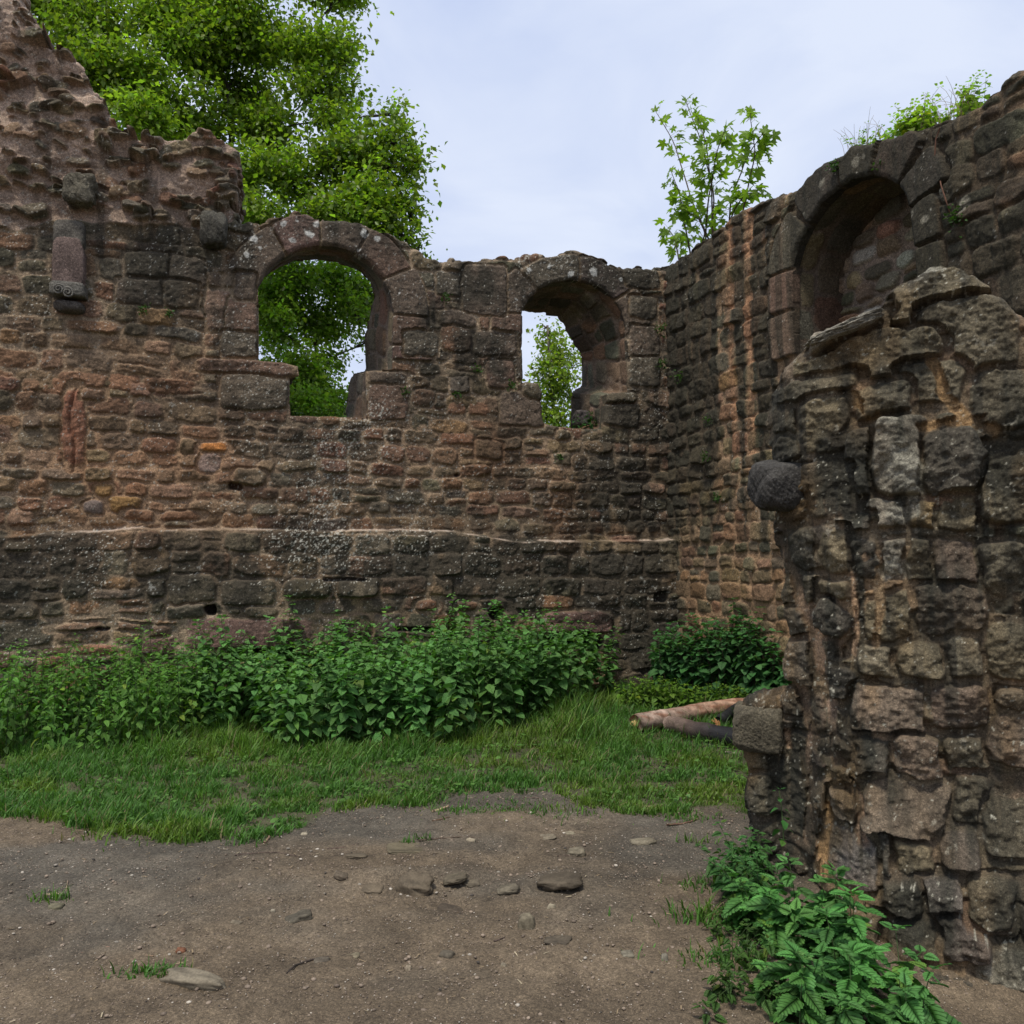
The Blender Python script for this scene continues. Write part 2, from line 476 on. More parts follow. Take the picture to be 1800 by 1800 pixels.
    def arc_stones(s, sd, arc, breaks, width, h=0.04, cols=None, mask=None, edge=0.018, gap=0.006):
        """dressed stones set round an outline: sd = distance outside it, arc = length along it"""
        for i in range(len(breaks) - 1):
            a0, a1 = breaks[i], breaks[i + 1]
            wd = width[i % len(width)] if isinstance(width, (list, tuple)) else width
            m = (arc > a0 - 0.05) & (arc < a1 + 0.05) & (sd > -0.06) & (sd < wd + 0.05)
            if mask is not None: m &= mask
            ii, jj = np.nonzero(m)
            if len(ii) == 0: continue
            w = (slice(ii.min(), ii.max() + 1), slice(jj.min(), jj.max() + 1))
            x = arc[w] - (a0 + a1) / 2 + 0.3 * (s.WU[w] - s.U[w]); y = sd[w] - wd / 2 + 0.02 + 0.3 * (s.WV[w] - s.V[w])
            far = np.where(m[w], 0, 9)
            c = cols[i % len(cols)] if cols else s.pick((5, 2, 3, 0, .5, 0))
            s.shape(w, x + far, y, (a1 - a0) / 2 - gap, wd / 2 + 0.02, 9, h * s.rng.uniform(.8, 1.2), c, edge, 0.05, 0.1, 0.006, True)
    def stain(s, k, col=(0.029, 0.027, 0.020)):
        k = np.clip(k, 0, 1)[..., None]
        s.C = s.C * (1 - k) + np.array(col) * k
    def lichen(s, density, size=0.03, col=(0.42, 0.40, 0.34), seed=0, amt=0.8):
        n = fbm(s.U / size, s.V / size, 2, s.seed + 70 + seed) * 0.5 + 0.5 + 0.18 * fbm(s.U / 0.012, s.V / 0.012, 1, s.seed + 71)
        big = fbm(s.U / 0.5, s.V / 0.4, 3, s.seed + 72 + seed) * 0.5 + 0.5
        k = sstep(0.0, 0.06, n - (1.16 - density * (0.25 + 0.75 * big)))[..., None] * amt
        s.C = s.C * (1 - k) + np.array(col) * k
    def finish(s, fine=0.003):
        s.H = s.H + fine * fbm(s.U / 0.03, s.V / 0.03, 2, s.seed + 40)
        s.C = np.clip(s.C, 0.008, 0.9)

def relief_mesh(name, R, fr, sd, hole_sd=None, thick=0.9, back_sd=None, mat=None, parent=None, lip=0.07, mapping=None):
    """front height field cut to sd>0 with a clean outline, its rim carried back through the wall, and a rough back"""
    st = R.step
    gy, gx = np.gradient(sd, st)
    gl = np.hypot(gx, gy) + 1e-6
    keepv = sd > 0
    kc = keepv[:-1, :-1] | keepv[1:, :-1] | keepv[:-1, 1:] | keepv[1:, 1:]
    kc &= (sd[:-1, :-1] > -1.6 * st) & (sd[1:, :-1] > -1.6 * st) & (sd[:-1, 1:] > -1.6 * st) & (sd[1:, 1:] > -1.6 * st)
    mv = np.where(sd < 0, -sd, 0); mv = np.minimum(mv, 1.5 * st)
    U = R.U + mv * gx / gl; V = R.V + mv * gy / gl
    Hn = R.H + R.base
    # round the rim of the outline a little
    Hn = Hn - 0.035 * np.clip(1 - sd / 0.05, 0, 1) ** 2
    P = fr.world(U, V, Hn)
    nv, nu = U.shape
    idx = np.arange(nv * nu).reshape(nv, nu)
    q = np.stack([idx[:-1, :-1], idx[:-1, 1:], idx[1:, 1:], idx[1:, :-1]], -1)[kc]
    verts = [P.reshape(-1, 3)]; cols = [R.C.reshape(-1, 3)]; faces = [q]; nbase = nv * nu
    kp = np.pad(kc, 1)
    e = []
    c = kp[1:-1, 1:-1]
    for sl, a, b in ((kp[:-2, 1:-1], idx[:-1, :-1], idx[:-1, 1:]), (kp[2:, 1:-1], idx[1:, 1:], idx[1:, :-1]),
                     (kp[1:-1, :-2], idx[1:, :-1], idx[:-1, :-1]), (kp[1:-1, 2:], idx[:-1, 1:], idx[1:, 1:])):
        m = c & ~sl
        e.append(np.stack([a[m], b[m]], -1))
    e = np.concatenate(e)
    bv, inv = np.unique(e, return_inverse=True); inv = inv.reshape(e.shape)
    Uf, Vf, Hf, Cf = U.ravel()[bv], V.ravel()[bv], Hn.ravel()[bv], R.C.reshape(-1, 3)[bv]
    K = 16
    tgt = np.full(len(bv), -thick)
    if hole_sd is not None:
        tgt = np.where(np.abs(hole_sd.ravel()[bv]) < 3 * st, -lip, tgt)
    gxx, gyy = (gx / gl).ravel()[bv], (gy / gl).ravel()[bv]
    prev = bv
    for k in range(1, K + 1):
        f = (k / K) ** 1.5
        nn = Hf + (tgt - Hf) * f
        amp = 0.05 * np.clip(-nn / 0.15, 0, 1) * (np.abs(tgt) > lip * 1.5)
        dsp = amp * fbm(Uf / 0.12 + nn * 3, Vf / 0.12 + nn / 0.11, 3, R.seed + 90)
        verts.append(fr.world(Uf - dsp * gxx, Vf - dsp * gyy, nn))
        cols.append(Cf * (1 - 0.0) * np.ones(3) * (0.85 + 0.3 * vnoise(Uf / 0.2, Vf / 0.2 + nn / 0.1, 3))[:, None])
        cur = nbase + np.arange(len(bv)); nbase += len(bv)
        a = prev[inv[:, 0]] if k == 1 else prev[0] + inv[:, 0]
        b = prev[inv[:, 1]] if k == 1 else prev[0] + inv[:, 1]
        faces.append(np.stack([b, a, cur[0] + inv[:, 0], cur[0] + inv[:, 1]], -1))
        prev = cur
    # back face, coarse
    bs = back_sd if back_sd is not None else sd
    m5 = 4
    Us, Vs, ss = R.U[::m5, ::m5], R.V[::m5, ::m5], bs[::m5, ::m5]
    ib = np.arange(Us.size).reshape(Us.shape) + nbase
    kb = (ss[:-1, :-1] > 0) & (ss[1:, 1:] > 0) & (ss[1:, :-1] > 0) & (ss[:-1, 1:] > 0)
    qb = np.stack([ib[:-1, :-1], ib[1:, :-1], ib[1:, 1:], ib[:-1, 1:]], -1)[kb]
    verts.append(fr.world(Us, Vs, -thick + 0.03 * fbm(Us / .2, Vs / .15, 3, R.seed + 95)).reshape(-1, 3))
    cols.append(R.mc[::m5, ::m5].reshape(-1, 3) * 0.6)
    faces.append(qb)
    V3 = np.concatenate(verts); Cc = np.concatenate(cols); F = np.concatenate(faces)
    used, inv2 = np.unique(F, return_inverse=True)
    me = make_mesh(name, V3[used], inv2.reshape(F.shape), Cc[used])
    return link(name, me, mat, parent)

def loft_relief(name, fr, front, back, thick, seed, mat, parent, start=0.0, closed=True, weights=(3, 3, 4, 0, 1, 0), dark=0.0, step=0.016, inset=0.03, mortar=(0.17, 0.125, 0.09), ch=(0.2, 0.36), cw=(0.2, 0.5), lump=0.012, hs=(0.01, 0.03)):
    """masonry lining of an opening, carried from the front outline to the (narrower) back outline"""
    A = np.asarray(front, float); B = np.asarray(back, float)
    if closed: A = np.vstack([A, A[:1]]); B = np.vstack([B, B[:1]])
    seg = np.hypot(*np.diff(A, axis=0).T); L = np.concatenate([[0], np.cumsum(seg)])
    R = Relief(0, L[-1], 0, thick - start, step, seed, mortar, lump)
    # courses run across the wall thickness: rotate the layout (stones long in depth)
    R.courses(-0.1, thick + 0.1, ch=ch, cw=cw, weights=weights, h=hs, gap=0.006, p=(4, 8), rough=0.007, tiltr=.1)
    if dark: R.stain(dark * sstep(-.3, .5, fbm(R.U / .4, R.V / .4, 3, seed)))
    R.finish()
    t = np.clip(R.u, 0, L[-1])
    a = np.stack([np.interp(t, L, A[:, 0]), np.interp(t, L, A[:, 1])], -1)
    b = np.stack([np.interp(t, L, B[:, 0]), np.interp(t, L, B[:, 1])], -1)
    f = (R.v / (thick - start))[:, None, None]
    uv = a[None] * (1 - f) + b[None] * f
    nn = -start - R.v[:, None] * np.ones(len(t))[None]
    P = fr.world(uv[..., 0], uv[..., 1], nn)
    du = np.gradient(P, axis=1); dv = np.gradient(P, axis=0)
    nm = np.cross(du, dv); nm /= (np.linalg.norm(nm, axis=2, keepdims=True) + 1e-9)
    cen = np.append(A.mean(0), 0)
    cw = fr.world(A[:, 0].mean(), A[:, 1].mean(), -thick / 2)
    sgn = np.sign(((cw - P) * nm).sum())
    nm *= sgn
    P = P + nm * (R.H + R.base - inset)[..., None]
    nv, nu = R.U.shape
    idx = np.arange(nv * nu).reshape(nv, nu)
    q = np.stack([idx[:-1, :-1], idx[:-1, 1:], idx[1:, 1:], idx[1:, :-1]], -1).reshape(-1, 4)
    return link(name, make_mesh(name, P.reshape(-1, 3), q, R.C.reshape(-1, 3)), mat, parent)

def rock(name, loc, size, seed, mat, parent=None, col=(0.12, 0.1, 0.08), boxy=0.5, rot=(0, 0, 0), sub=5, amp=0.16, flat=0.0):
    bm = bmesh.new()
    bmesh.ops.create_icosphere(bm, subdivisions=sub, radius=1.0)
    co = np.array([v.co[:] for v in bm.verts])
    p = 2 + boxy * 6
    n = (np.abs(co) ** p).sum(1) ** (1 / p)
    c = co / n[:, None]
    d = fbm(c[:, 0] * 1.3 + seed * 7.7, c[:, 1] * 1.3 + c[:, 2] * 1.1, 3, seed) * 1.0
    d2 = fbm(c[:, 0] * 4 + c[:, 2] * 3 + seed, c[:, 1] * 4 - c[:, 2] * 2, 3, seed + 5) * 0.45
    d3 = fbm(c[:, 0] * 11 + c[:, 2] * 6 + seed, c[:, 1] * 11 - c[:, 2] * 7, 3, seed + 6)
    c = c * (1 + amp * (d + d2) + (.028 if sub > 5 else .03) * d3 + (.03 * fbm(c[:, 0] * 25 + seed, c[:, 1] * 25 + c[:, 2] * 19, 2, seed + 8) if sub > 5 else 0))[:, None]
    for q in range(5):                                  # broken faces
        nd = np.random.default_rng(seed * 13 + q).normal(size=3); nd /= np.linalg.norm(nd)
        t_ = c @ nd; lim = (0.80 + .12 * ((seed * 7 + q) % 3) / 2) * t_.max()
        c = c - np.clip(t_ - lim, 0, 9)[:, None] * nd * .9
    c = c * np.array(size)[None] * 0.5
    cc = np.array(col)[None] * (1 + 0.5 * fbm(co[:, 0] * 2 + seed, co[:, 1] * 2 + co[:, 2] * 2, 3, seed + 9))[:, None]
    from mathutils import Euler
    Rm = np.array(Euler(rot).to_matrix())
    c = c @ Rm.T
    F = np.array([[v.index for v in f.verts] for f in bm.faces])
    bm.free()
    return link(name, make_mesh(name, c, F, np.clip(cc, .01, 1)), mat, parent, loc)

# ================================================================== GROUND
def ground_z(x, y):
    z = 0.035 * fbm(x / 1.9, y / 1.9, 3, 301) + 0.012 * fbm(x / 0.4, y / 0.4, 3, 305)
    z = z + 0.10 * sstep(8.0, 11.5, y)
    z = z - 0.24 * sstep(1.2, 1.9, x) * sstep(5.0, 3.4, y)
    # trodden hollow in the path
    p = on_ground(895, 1522)
    z = z - 0.045 * np.exp(-(((x - p[0]) / 0.17) ** 2 + ((y - p[1]) / 0.13) ** 2))
    for (a, b, w, h, am) in ((640, 1545, .3, .12, .03), (985, 1548, .2, .07, .035), (735, 1548, .25, .07, .04), (815, 1535, .2, .08, .03), (900, 1560, .16, .06, .02), (790, 1590, .12, .06, -.035), (910, 1595, .1, .05, -.02)):
        p = on_ground(a, b)
        z = z + am * np.exp(-(((x - p[0]) / w) ** 2 + ((y - p[1]) / h) ** 2))
    return z

def gpos(px, py):
    p = on_ground(px, py)
    for _ in range(3):
        p = on_ground(px, py, float(ground_z(p[0], p[1])))
    return p

def axis(dense0, dense1, step, far, grow=1.25):
    a = list(np.arange(dense0, dense1, step))
    x, s_ = dense1, step
    while x < far: a.append(x); s_ *= grow; x += s_
    a.append(far)
    x, s_ = dense0, step
    b = []
    while x > -far:
        s_ *= grow; x -= s_; b.append(x)
    return np.array(sorted(set(b + a)))

edge_px = [(-400, 1400), (0, 1425), (83, 1450), (150, 1462), (190, 1478), (300, 1480), (420, 1487), (500, 1475), (552, 1452), (565, 1420), (640, 1423), (760, 1430), (800, 1405), (880, 1398), (960, 1400), (1040, 1428), (1100, 1430), (1200, 1426), (1300, 1432), (1500, 1440)]
EDGE = np.array([on_ground(a, b)[:2] for a, b in edge_px])
def grass_amount(x, y):
    """how far behind the grass edge a ground point lies, metres (negative on the bare path)"""
    return y - np.interp(x, EDGE[:, 0], EDGE[:, 1]) + 0.16 * fbm(x / 0.28, y / 0.28, 3, 411)

gx_ = axis(-4.2, 2.6, 0.0135, 400); gy_ = axis(2.6, 7.2, 0.0135, 600)
gy_ = gy_[gy_ > -150]
GX, GY = np.meshgrid(gx_, gy_)
GZ = ground_z(GX, GY)
ga = grass_amount(GX, GY)
near = (GX > -4.4) & (GX < 2.8) & (GY < 7.5) & (GY > 2.4)
grit = fbm(GX / 0.035, GY / 0.035, 3, 320)
GZ = GZ + near * (0.010 * fbm(GX / 0.13, GY / 0.13, 3, 322) + 0.008 * grit + 0.004 * np.maximum(0, fbm(GX / 0.02, GY / 0.02, 1, 330)))
GZ = GZ - 0.3 * sstep(12.6, 16, GY) * 1.0 - 3.0 * sstep(15, 60, GY)
soil = np.array([0.104, 0.078, 0.050]); damp = np.array([0.074, 0.063, 0.047]); turf = np.array([0.060, 0.058, 0.028])
w1 = sstep(-.35, .45, fbm(GX / 1.1, GY / 0.7, 4, 340) + 0.35 * (GY - 5.0))[..., None]
GC = soil * (1 - w1) + damp * w1
GC = GC * (1 + 0.35 * fbm(GX / 0.5, GY / 0.3, 4, 352)[..., None]) * (1 + 0.3 * fbm(GX / 0.12, GY / 0.12, 4, 350)[..., None]) * (1 + 0.35 * np.clip(grit, 0, 1)[..., None])
k = sstep(0.0, 0.35, ga)[..., None] * 0.85
k = np.maximum(k, (sstep(12.5, 14, GY))[..., None])
tf = turf * (1 + 0.5 * fbm(GX / 0.2, GY / 0.2, 3, 360)[..., None])
GC = GC * (1 - k) + tf * k
ii = np.arange(GX.size).reshape(GX.shape)
gq = np.stack([ii[:-1, :-1], ii[:-1, 1:], ii[1:, 1:], ii[1:, :-1]], -1).reshape(-1, 4)
gnd = link("ground", make_mesh("ground", np.stack([GX, GY, GZ], -1).reshape(-1, 3), gq, np.clip(GC, .01, 1).reshape(-1, 3)), M_SOIL)
tag(gnd, "bare brown trodden earth of the courtyard with a turf strip", kind="structure")

# ================================================================== BACK WALL
A17 = math.radians(17)
BW = Frame((2.1, 11.5), (math.cos(A17), math.sin(A17)))
def Bp(l, n=0.0): return BW.pts(l, n)

b_out = Bp([(1240, 1400), (-90, 1400), (-90, -160), (20, -30), (83, 78), (118, 96), (150, 135), (190, 200), (212, 238), (240, 248), (300, 245),
            (345, 237), (378, 246), (402, 262), (417, 288), (421, 312), (408, 335), (402, 362), (405, 385), (412, 402), (435, 394), (465, 402),
            (482, 392), (500, 383), (520, 378), (545, 387), (590, 390), (640, 398), (690, 416), (722, 440), (740, 455), (765, 462), (800, 458),
            (850, 458), (900, 455), (945, 452), (985, 449), (1010, 446), (1035, 453), (1060, 463), (1100, 472), (1165, 474), (1240, 478)])
w1_f = [(455, 632), (455, 560), (453, 505), (468, 478), (496, 452), (528, 438), (560, 433), (592, 436), (622, 446), (650, 464), (671, 489), (686, 520), (691, 548), (690, 600), (690, 650), (643, 652), (645, 736), (575, 733), (510, 731), (509, 664), (526, 660), (524, 643), (490, 636)]
w1_b = [(450, 640), (446, 570), (446, 515), (462, 492), (492, 471), (522, 461), (556, 458), (590, 462), (612, 470), (634, 480), (650, 498), (655, 520), (648, 548), (641, 590), (644, 650), (618, 658), (603, 728), (575, 745), (500, 745), (495, 690), (510, 680), (508, 655), (480, 645)]
w2_f = [(919, 672), (917, 610), (917, 548), (928, 527), (946, 509), (970, 498), (1000, 493), (1030, 496), (1056, 507), (1078, 525), (1092, 548), (1100, 580), (1103, 630), (1105, 688), (1064, 694), (1060, 755), (1010, 753), (966, 748), (955, 740), (951, 690), (944, 674)]
w2_b = [(900, 690), (900, 612), (912, 550), (922, 549), (938, 551), (953, 553), (965, 556), (978, 560), (988, 570), (996, 588), (1004, 600), (1016, 618), (1022, 634), (1021, 676), (1004, 690), (1003, 724), (1000, 765), (960, 765), (940, 760), (935, 700), (925, 690)]
TB = 0.95
W1F, W2F = Bp(w1_f), Bp(w2_f)
W1B, W2B = Bp(w1_b, -TB), Bp(w2_b, -TB)

ub0 = float(b_out[:, 0].min()); vb1 = float(BW.uv(-90, -160)[1])
R = Relief(ub0, 0.35, -0.35, min(vb1, 9.2), 0.0105, seed=3, lump=0.014, mortar=(0.210, 0.165, 0.108))
U, V = R.U, R.V
ledge = np.interp(U, *np.array([BW.uv(a, b) for a, b in ((-90, 944), (83, 940), (250, 930), (420, 929), (560, 934), (740, 933), (830, 938), (880, 950), (1000, 953), (1185, 950))]).T)
led_n = ledge + 0.02 * fbm(U / 0.3, V * 0, 3, 44)
R.base = 0.16 * sstep(0.014, -0.014, V - led_n) + 0.03 * np.clip((ledge - V) / 2, 0, 1) + 0.05 * fbm(U / 1.4, V / 1.4, 2, 55)
v_led = float(BW.uv(600, 935)[1])
v_rub = float(BW.uv(250, 400)[1])
# bands of coursing: rougher big blocks low, flat rubble in the middle, bigger squared stone high
R.courses(-0.3, v_led - 0.02, ch=(0.17, 0.31), cw=(0.2, 0.55), weights=(2, 5, 3, .5, 1.5, .2), h=(0.010, 0.048), p=(3.5, 7), rough=0.014)
R.courses(v_led + 0.01, v_led + 1.55, ch=(0.13, 0.23), cw=(0.17, 0.46), weights=(6, 3, 3.5, .5, .7, 0), h=(0.010, 0.048), p=(3, 5.5), rough=.012)
R.courses(v_led + 1.5, 7.2, ch=(0.17, 0.30), cw=(0.2, 0.55), weights=(4, 4, 3, .2, 1.5, 0), h=(0.008, 0.038), p=(3.5, 7), rough=.013)
# dark reddish squared stone between and beside the windows
def bst(px, py, w, h, col, hh=0.045, p=7, ang=0, **kw):
    cu, cv = BW.uv(px, py)
    u0, v0_ = BW.uv(px - w / 2, py); u1, v1_ = BW.uv(px + w / 2, py)
    a = abs(u1 - u0) / 2; b = abs(BW.uv(px, py - h / 2)[1] - BW.uv(px, py + h / 2)[1]) / 2
    R.stone(cu, cv, a, b, ang, p, hh, col, edge=kw.pop('edge', 0.025), clear=True, **kw)
RB = (0.120, 0.083, 0.060); RB2 = (0.096, 0.077, 0.057); GB = (0.084, 0.075, 0.055)
# rubble core top left: mortar covers nearly everything, stones stick out
rub = BW.pts([(-90, -200), (100, -200), (430, 200), (425, 345), (405, 385), (345, 400), (300, 392), (215, 400), (140, 385), (60, 395), (-90, 400)])
rsd, _ = sd_poly(U, V, rub)
rk = sstep(-0.02, 0.02, rsd + 0.1 * fbm(U / .3, V / .3, 3, 77))
lump = 0.10 * fbm(U / 0.75, V / 0.45, 2, 78) + 0.035 * fbm(U / 0.22, V / 0.13, 3, 79) + 0.012 * fbm(U / .07, V / .05, 2, 80)
R.H = R.H * (1 - rk) + lump * rk
R.mort = np.where(rk > .5, lump, R.mort)
mcol = np.array([0.270, 0.212, 0.160]) * (1 + 0.35 * fbm(U / 0.3, V / 0.2, 4, 81)[..., None])
R.C = R.C * (1 - rk[..., None]) + mcol * rk[..., None]
R.mc = np.where(rk[..., None] > .5, mcol, R.mc); R.S *= (1 - rk)
for i in range(560):
    cu = R.rng.uniform(ub0, BW.uv(430, 300)[0]); cv = R.rng.uniform(v_rub - 0.05, 9.0)
    a = R.rng.uniform(0.04, 0.15); b = a * R.rng.uniform(0.3, 0.6)
    i0 = int((cv - R.v[0]) / R.step); j0 = int((cu - R.u[0]) / R.step)
    if 0 <= i0 < U.shape[0] and 0 <= j0 < U.shape[1] and rsd[i0, j0] > 0.04:
        R.mort_here = R.H[i0, j0]
        w = R.win(cu, cv, a * 1.6)
        off_ = R.H[i0, j0]
        R.H[w] -= off_
        R.stone(cu, cv, a, b, R.rng.normal(0.1, .3), R.rng.uniform(2, 3.4), R.rng.uniform(.03, .10), R.pick((2, 5, 4, .3, 2, .3)), edge=R.rng.uniform(.012, .03), dome=.3, tilt=R.rng.uniform(-1.2, .3), rough=.014)
        R.H[w] += off_
for s_ in [(497, 390, 0, 0, RB)]: pass
# dressed arch rings
hs1, arc1 = sd_poly(U, V, W1F); hs1 = -hs1
hs2, arc2 = sd_poly(U, V, W2F); hs2 = -hs2
def arcs(P):
    d = np.hypot(*np.diff(np.vstack([P, P[:1]]), axis=0).T); return np.concatenate([[0], np.cumsum(d)])
L1, L2 = arcs(W1F), arcs(W2F)
R.arc_stones(hs1, arc1, [L1[1] - .1, L1[2] - .02, L1[4] + .06, L1[6] + .02, L1[8] + .02, L1[10] + .03, L1[12] + .05], [0.26, 0.40, 0.40, 0.38, 0.40, 0.44], 0.05, cols=[RB, RB2, (0.15, .10, .082), RB2, RB, RB2])
R.arc_stones(hs1, arc1, [L1[12] + .05, L1[13] + .05, L1[14] - .12], [0.42, 0.5], 0.05, cols=[RB, (.14, .088, .07)])
R.arc_stones(hs2, arc2, [0.03, L2[1] - .02, L2[2] - .05], [0.34, 0.42], 0.045, cols=[RB2, RB])
R.arc_stones(hs2, arc2, [L2[2] - .05, L2[4] - .02, L2[7] - .1, L2[9] + .03, L2[11] + .12], [0.40, 0.34, 0.34, 0.38], 0.045, cols=[RB2, GB, (.10, .078, .068), RB2])
R.arc_stones(hs2, arc2, [L2[11] + .12, L2[12] + .06, L2[13] - .04], [0.36, 0.36], 0.045, cols=[GB, RB2])

# explicit stones (photo pixels: centre, size)
for a in [
    (447, 690, 122, 60, GB, .075), (430, 645, 180, 26, RB, .06, 5), (362, 500, 52, 44, (0.15, .11, .075), .05), (380, 545, 46, 70, (0.17, .12, .085), .04),
    (425, 560, 55, 70, RB, .05), (420, 605, 66, 46, GB, .05), (430, 505, 45, 48, RB2, .05),
    (270, 468, 96, 42, DARK[1], .05), (330, 480, 60, 50, RB2, .045), (250, 515, 90, 48, RB2, .045), (318, 520, 58, 50, BROWN[1], .05),
    (130, 750, 42, 136, (0.20, 0.095, 0.062), .04, 4), (376, 786, 58, 20, (0.40, 0.16, 0.035), .04, 3), (368, 815, 40, 34, (0.17, .15, .14), .015, 2.6),
    (218, 887, 56, 30, (0.22, .14, .05), .05, 3), (182, 864, 34, 24, (.20, .13, .05), .04, 3), (163, 893, 40, 24, (.12, .115, .11), .04, 3),
    (440, 838, 62, 30, GREY[2], .09, 3), (245, 905, 60, 20, RED[1], .05, 3.5), (318, 906, 74, 17, RED[1], .05, 3.5),
    (440, 1110, 220, 50, (0.135, 0.088, 0.072), .05, 8), (282, 1126, 56, 38, (0.12, .078, .062), .05, 7), (436, 1040, 100, 44, GREY[0], .07, 7),
    (337, 1035, 82, 50, GREY[0], .05, 6), (538, 1033, 82, 34, DARK[1], .16, 3), (628, 1032, 76, 38, GREY[0], .13, 4), (330, 1075, 66, 26, GREY[1], .07, 4),
    (460, 1073, 56, 20, GREY[2], .05, 4), (285, 1105, 42, 17, RED[2], .05, 4), (228, 1100, 60, 14, RED[3], .05, 4), (145, 1100, 90, 14, RED[3], .05, 4),
    (1006, 1092, 130, 40, (0.125, 0.080, 0.066), .12, 4), (745, 1063, 40, 18, RED[0], .05, 3), (815, 1062, 34, 16, RED[1], .04, 3),
    (683, 705, 72, 72, RB, .05), (742, 700, 40, 30, RED[2], .04, 3), (680, 665, 70, 24, RB2, .045), (800, 595, 52, 48, RED[1], .05, 4),
    (870, 605, 78, 44, RB2, .05), (880, 660, 50, 50, RB, .05), (790, 500, 50, 44, GB, .04), (850, 510, 80, 90, RB2, .045), (803, 562, 66, 26, RB2, .045),
    (740, 605, 60, 44, GB, .04), (915, 720, 76, 58, RB2, .055), (938, 685, 36, 34, GREY[0], .07, 4), (1090, 720, 64, 60, GB, .06), (1085, 700, 70, 22, GREY[0], .09, 3),
    (1130, 540, 50, 40, GB, .05), (1132, 600, 54, 56, RB2, .05), (1132, 655, 54, 52, GB, .05), (1130, 490, 60, 36, GB, .04),
    (990, 765, 30, 20, GREY[0], .08, 3), (165, 695, 40, 20, RED[2], .04), (860, 790, 50, 34, DARK[1], .05),
]:
    bst(*a)
# recesses: dark slots under the lintels, putlog holes
def recess(px0, py0, px1, py1, dep, rnd=0.04):
    global R
    a = BW.uv(px0, py1); b = BW.uv(px1, py0)
    cu, cv = (a[0] + b[0]) / 2, (a[1] + b[1]) / 2
    hw, hh = (b[0] - a[0]) / 2, (b[1] - a[1]) / 2
    dx = np.abs(R.WU - cu) - hw + rnd; dy = np.abs(R.WV - cv) - hh + rnd
    sdd = np.hypot(np.maximum(dx, 0), np.maximum(dy, 0)) + np.minimum(np.maximum(dx, dy), 0) - rnd
    kk = sstep(0.012, -0.012, sdd)
    R.H = R.H * (1 - kk) - dep * kk
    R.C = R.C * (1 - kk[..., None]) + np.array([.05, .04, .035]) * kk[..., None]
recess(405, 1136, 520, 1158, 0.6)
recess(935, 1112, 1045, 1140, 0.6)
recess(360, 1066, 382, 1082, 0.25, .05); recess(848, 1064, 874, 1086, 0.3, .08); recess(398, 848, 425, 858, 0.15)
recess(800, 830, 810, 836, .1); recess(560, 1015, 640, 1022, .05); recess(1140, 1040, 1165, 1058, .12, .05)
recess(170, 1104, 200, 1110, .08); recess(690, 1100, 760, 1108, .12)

# groove in the red upright stone
gu, gv = BW.uv(128, 755)
R.H -= 0.045 * np.exp(-((R.WU - gu - 0.02 * np.sin(V * 9)) / 0.018) ** 2) * sstep(.52, .42, np.abs(V - gv))

# stains and colour fields, painted dirt with its own shape
def blob(px, py, rx, ry):
    cu, cv = BW.uv(px, py)
    ru = rx / 1511 * 10.4; rv = ry / 1511 * 10.4
    return np.exp(-(((U - cu) / ru) ** 2 + ((V - cv) / rv) ** 2))
nz = fbm(U / 0.55, V / 0.4, 4, 61); nzs = fbm(U / 0.16, V / 1.4, 3, 62)
D = (0.42 * blob(560, 390, 170, 45) + 0.55 * blob(1030, 470, 170, 60) + 0.5 * blob(830, 560, 110, 130) + 0.85 * blob(1120, 620, 60, 230) + 0.6 * blob(280, 470, 130, 70)
     + 0.45 * blob(880, 800, 60, 180) + 0.55 * blob(1080, 860, 120, 130) + 0.75 * blob(1050, 1030, 260, 90) + 0.55 * blob(650, 985, 300, 55) + 0.45 * blob(170, 990, 170, 45)
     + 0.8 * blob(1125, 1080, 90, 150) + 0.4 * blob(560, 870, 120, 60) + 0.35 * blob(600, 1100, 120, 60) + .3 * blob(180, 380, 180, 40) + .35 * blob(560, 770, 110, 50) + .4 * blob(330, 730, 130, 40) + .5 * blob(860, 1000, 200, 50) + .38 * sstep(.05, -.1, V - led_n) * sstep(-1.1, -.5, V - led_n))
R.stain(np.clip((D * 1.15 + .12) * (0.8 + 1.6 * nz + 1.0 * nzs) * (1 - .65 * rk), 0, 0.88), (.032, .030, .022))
R.stain(sstep(.25, .6, fbm(U / .9, V / .5, 5, 64, .6) + .25 * nzs) * .45 * (1 - .6 * rk))
R.stain(sstep(.1, .5, fbm(U / .22, V / .16, 4, 68)) * .42 * (1 - .4 * rk), (.044, .041, .031))
R.H += .007 * (1 - 2 * np.abs(fbm(U / .11, V / .08, 3, 69)))
R.stain(sstep(0.30, 0.55, nzs + 0.3 * nz) * 0.4 * sstep(2.2, 5.2, V))
# warm orange wash low left and in the middle
kk = (0.7 * blob(260, 850, 190, 90) + .4 * blob(800, 790, 160, 70) + .3 * blob(250, 660, 200, 60) + 0.5 * blob(375, 800, 60, 40) + 0.6 * blob(985, 880, 34, 80) + 0.35 * blob(860, 800, 60, 50) + .4 * blob(130, 760, 60, 90))[..., None] * (1 - 0.5 * R.S[..., None])
R.C = R.C * (1 - kk * .55) + np.array([0.30, 0.165, 0.085]) * kk * .55
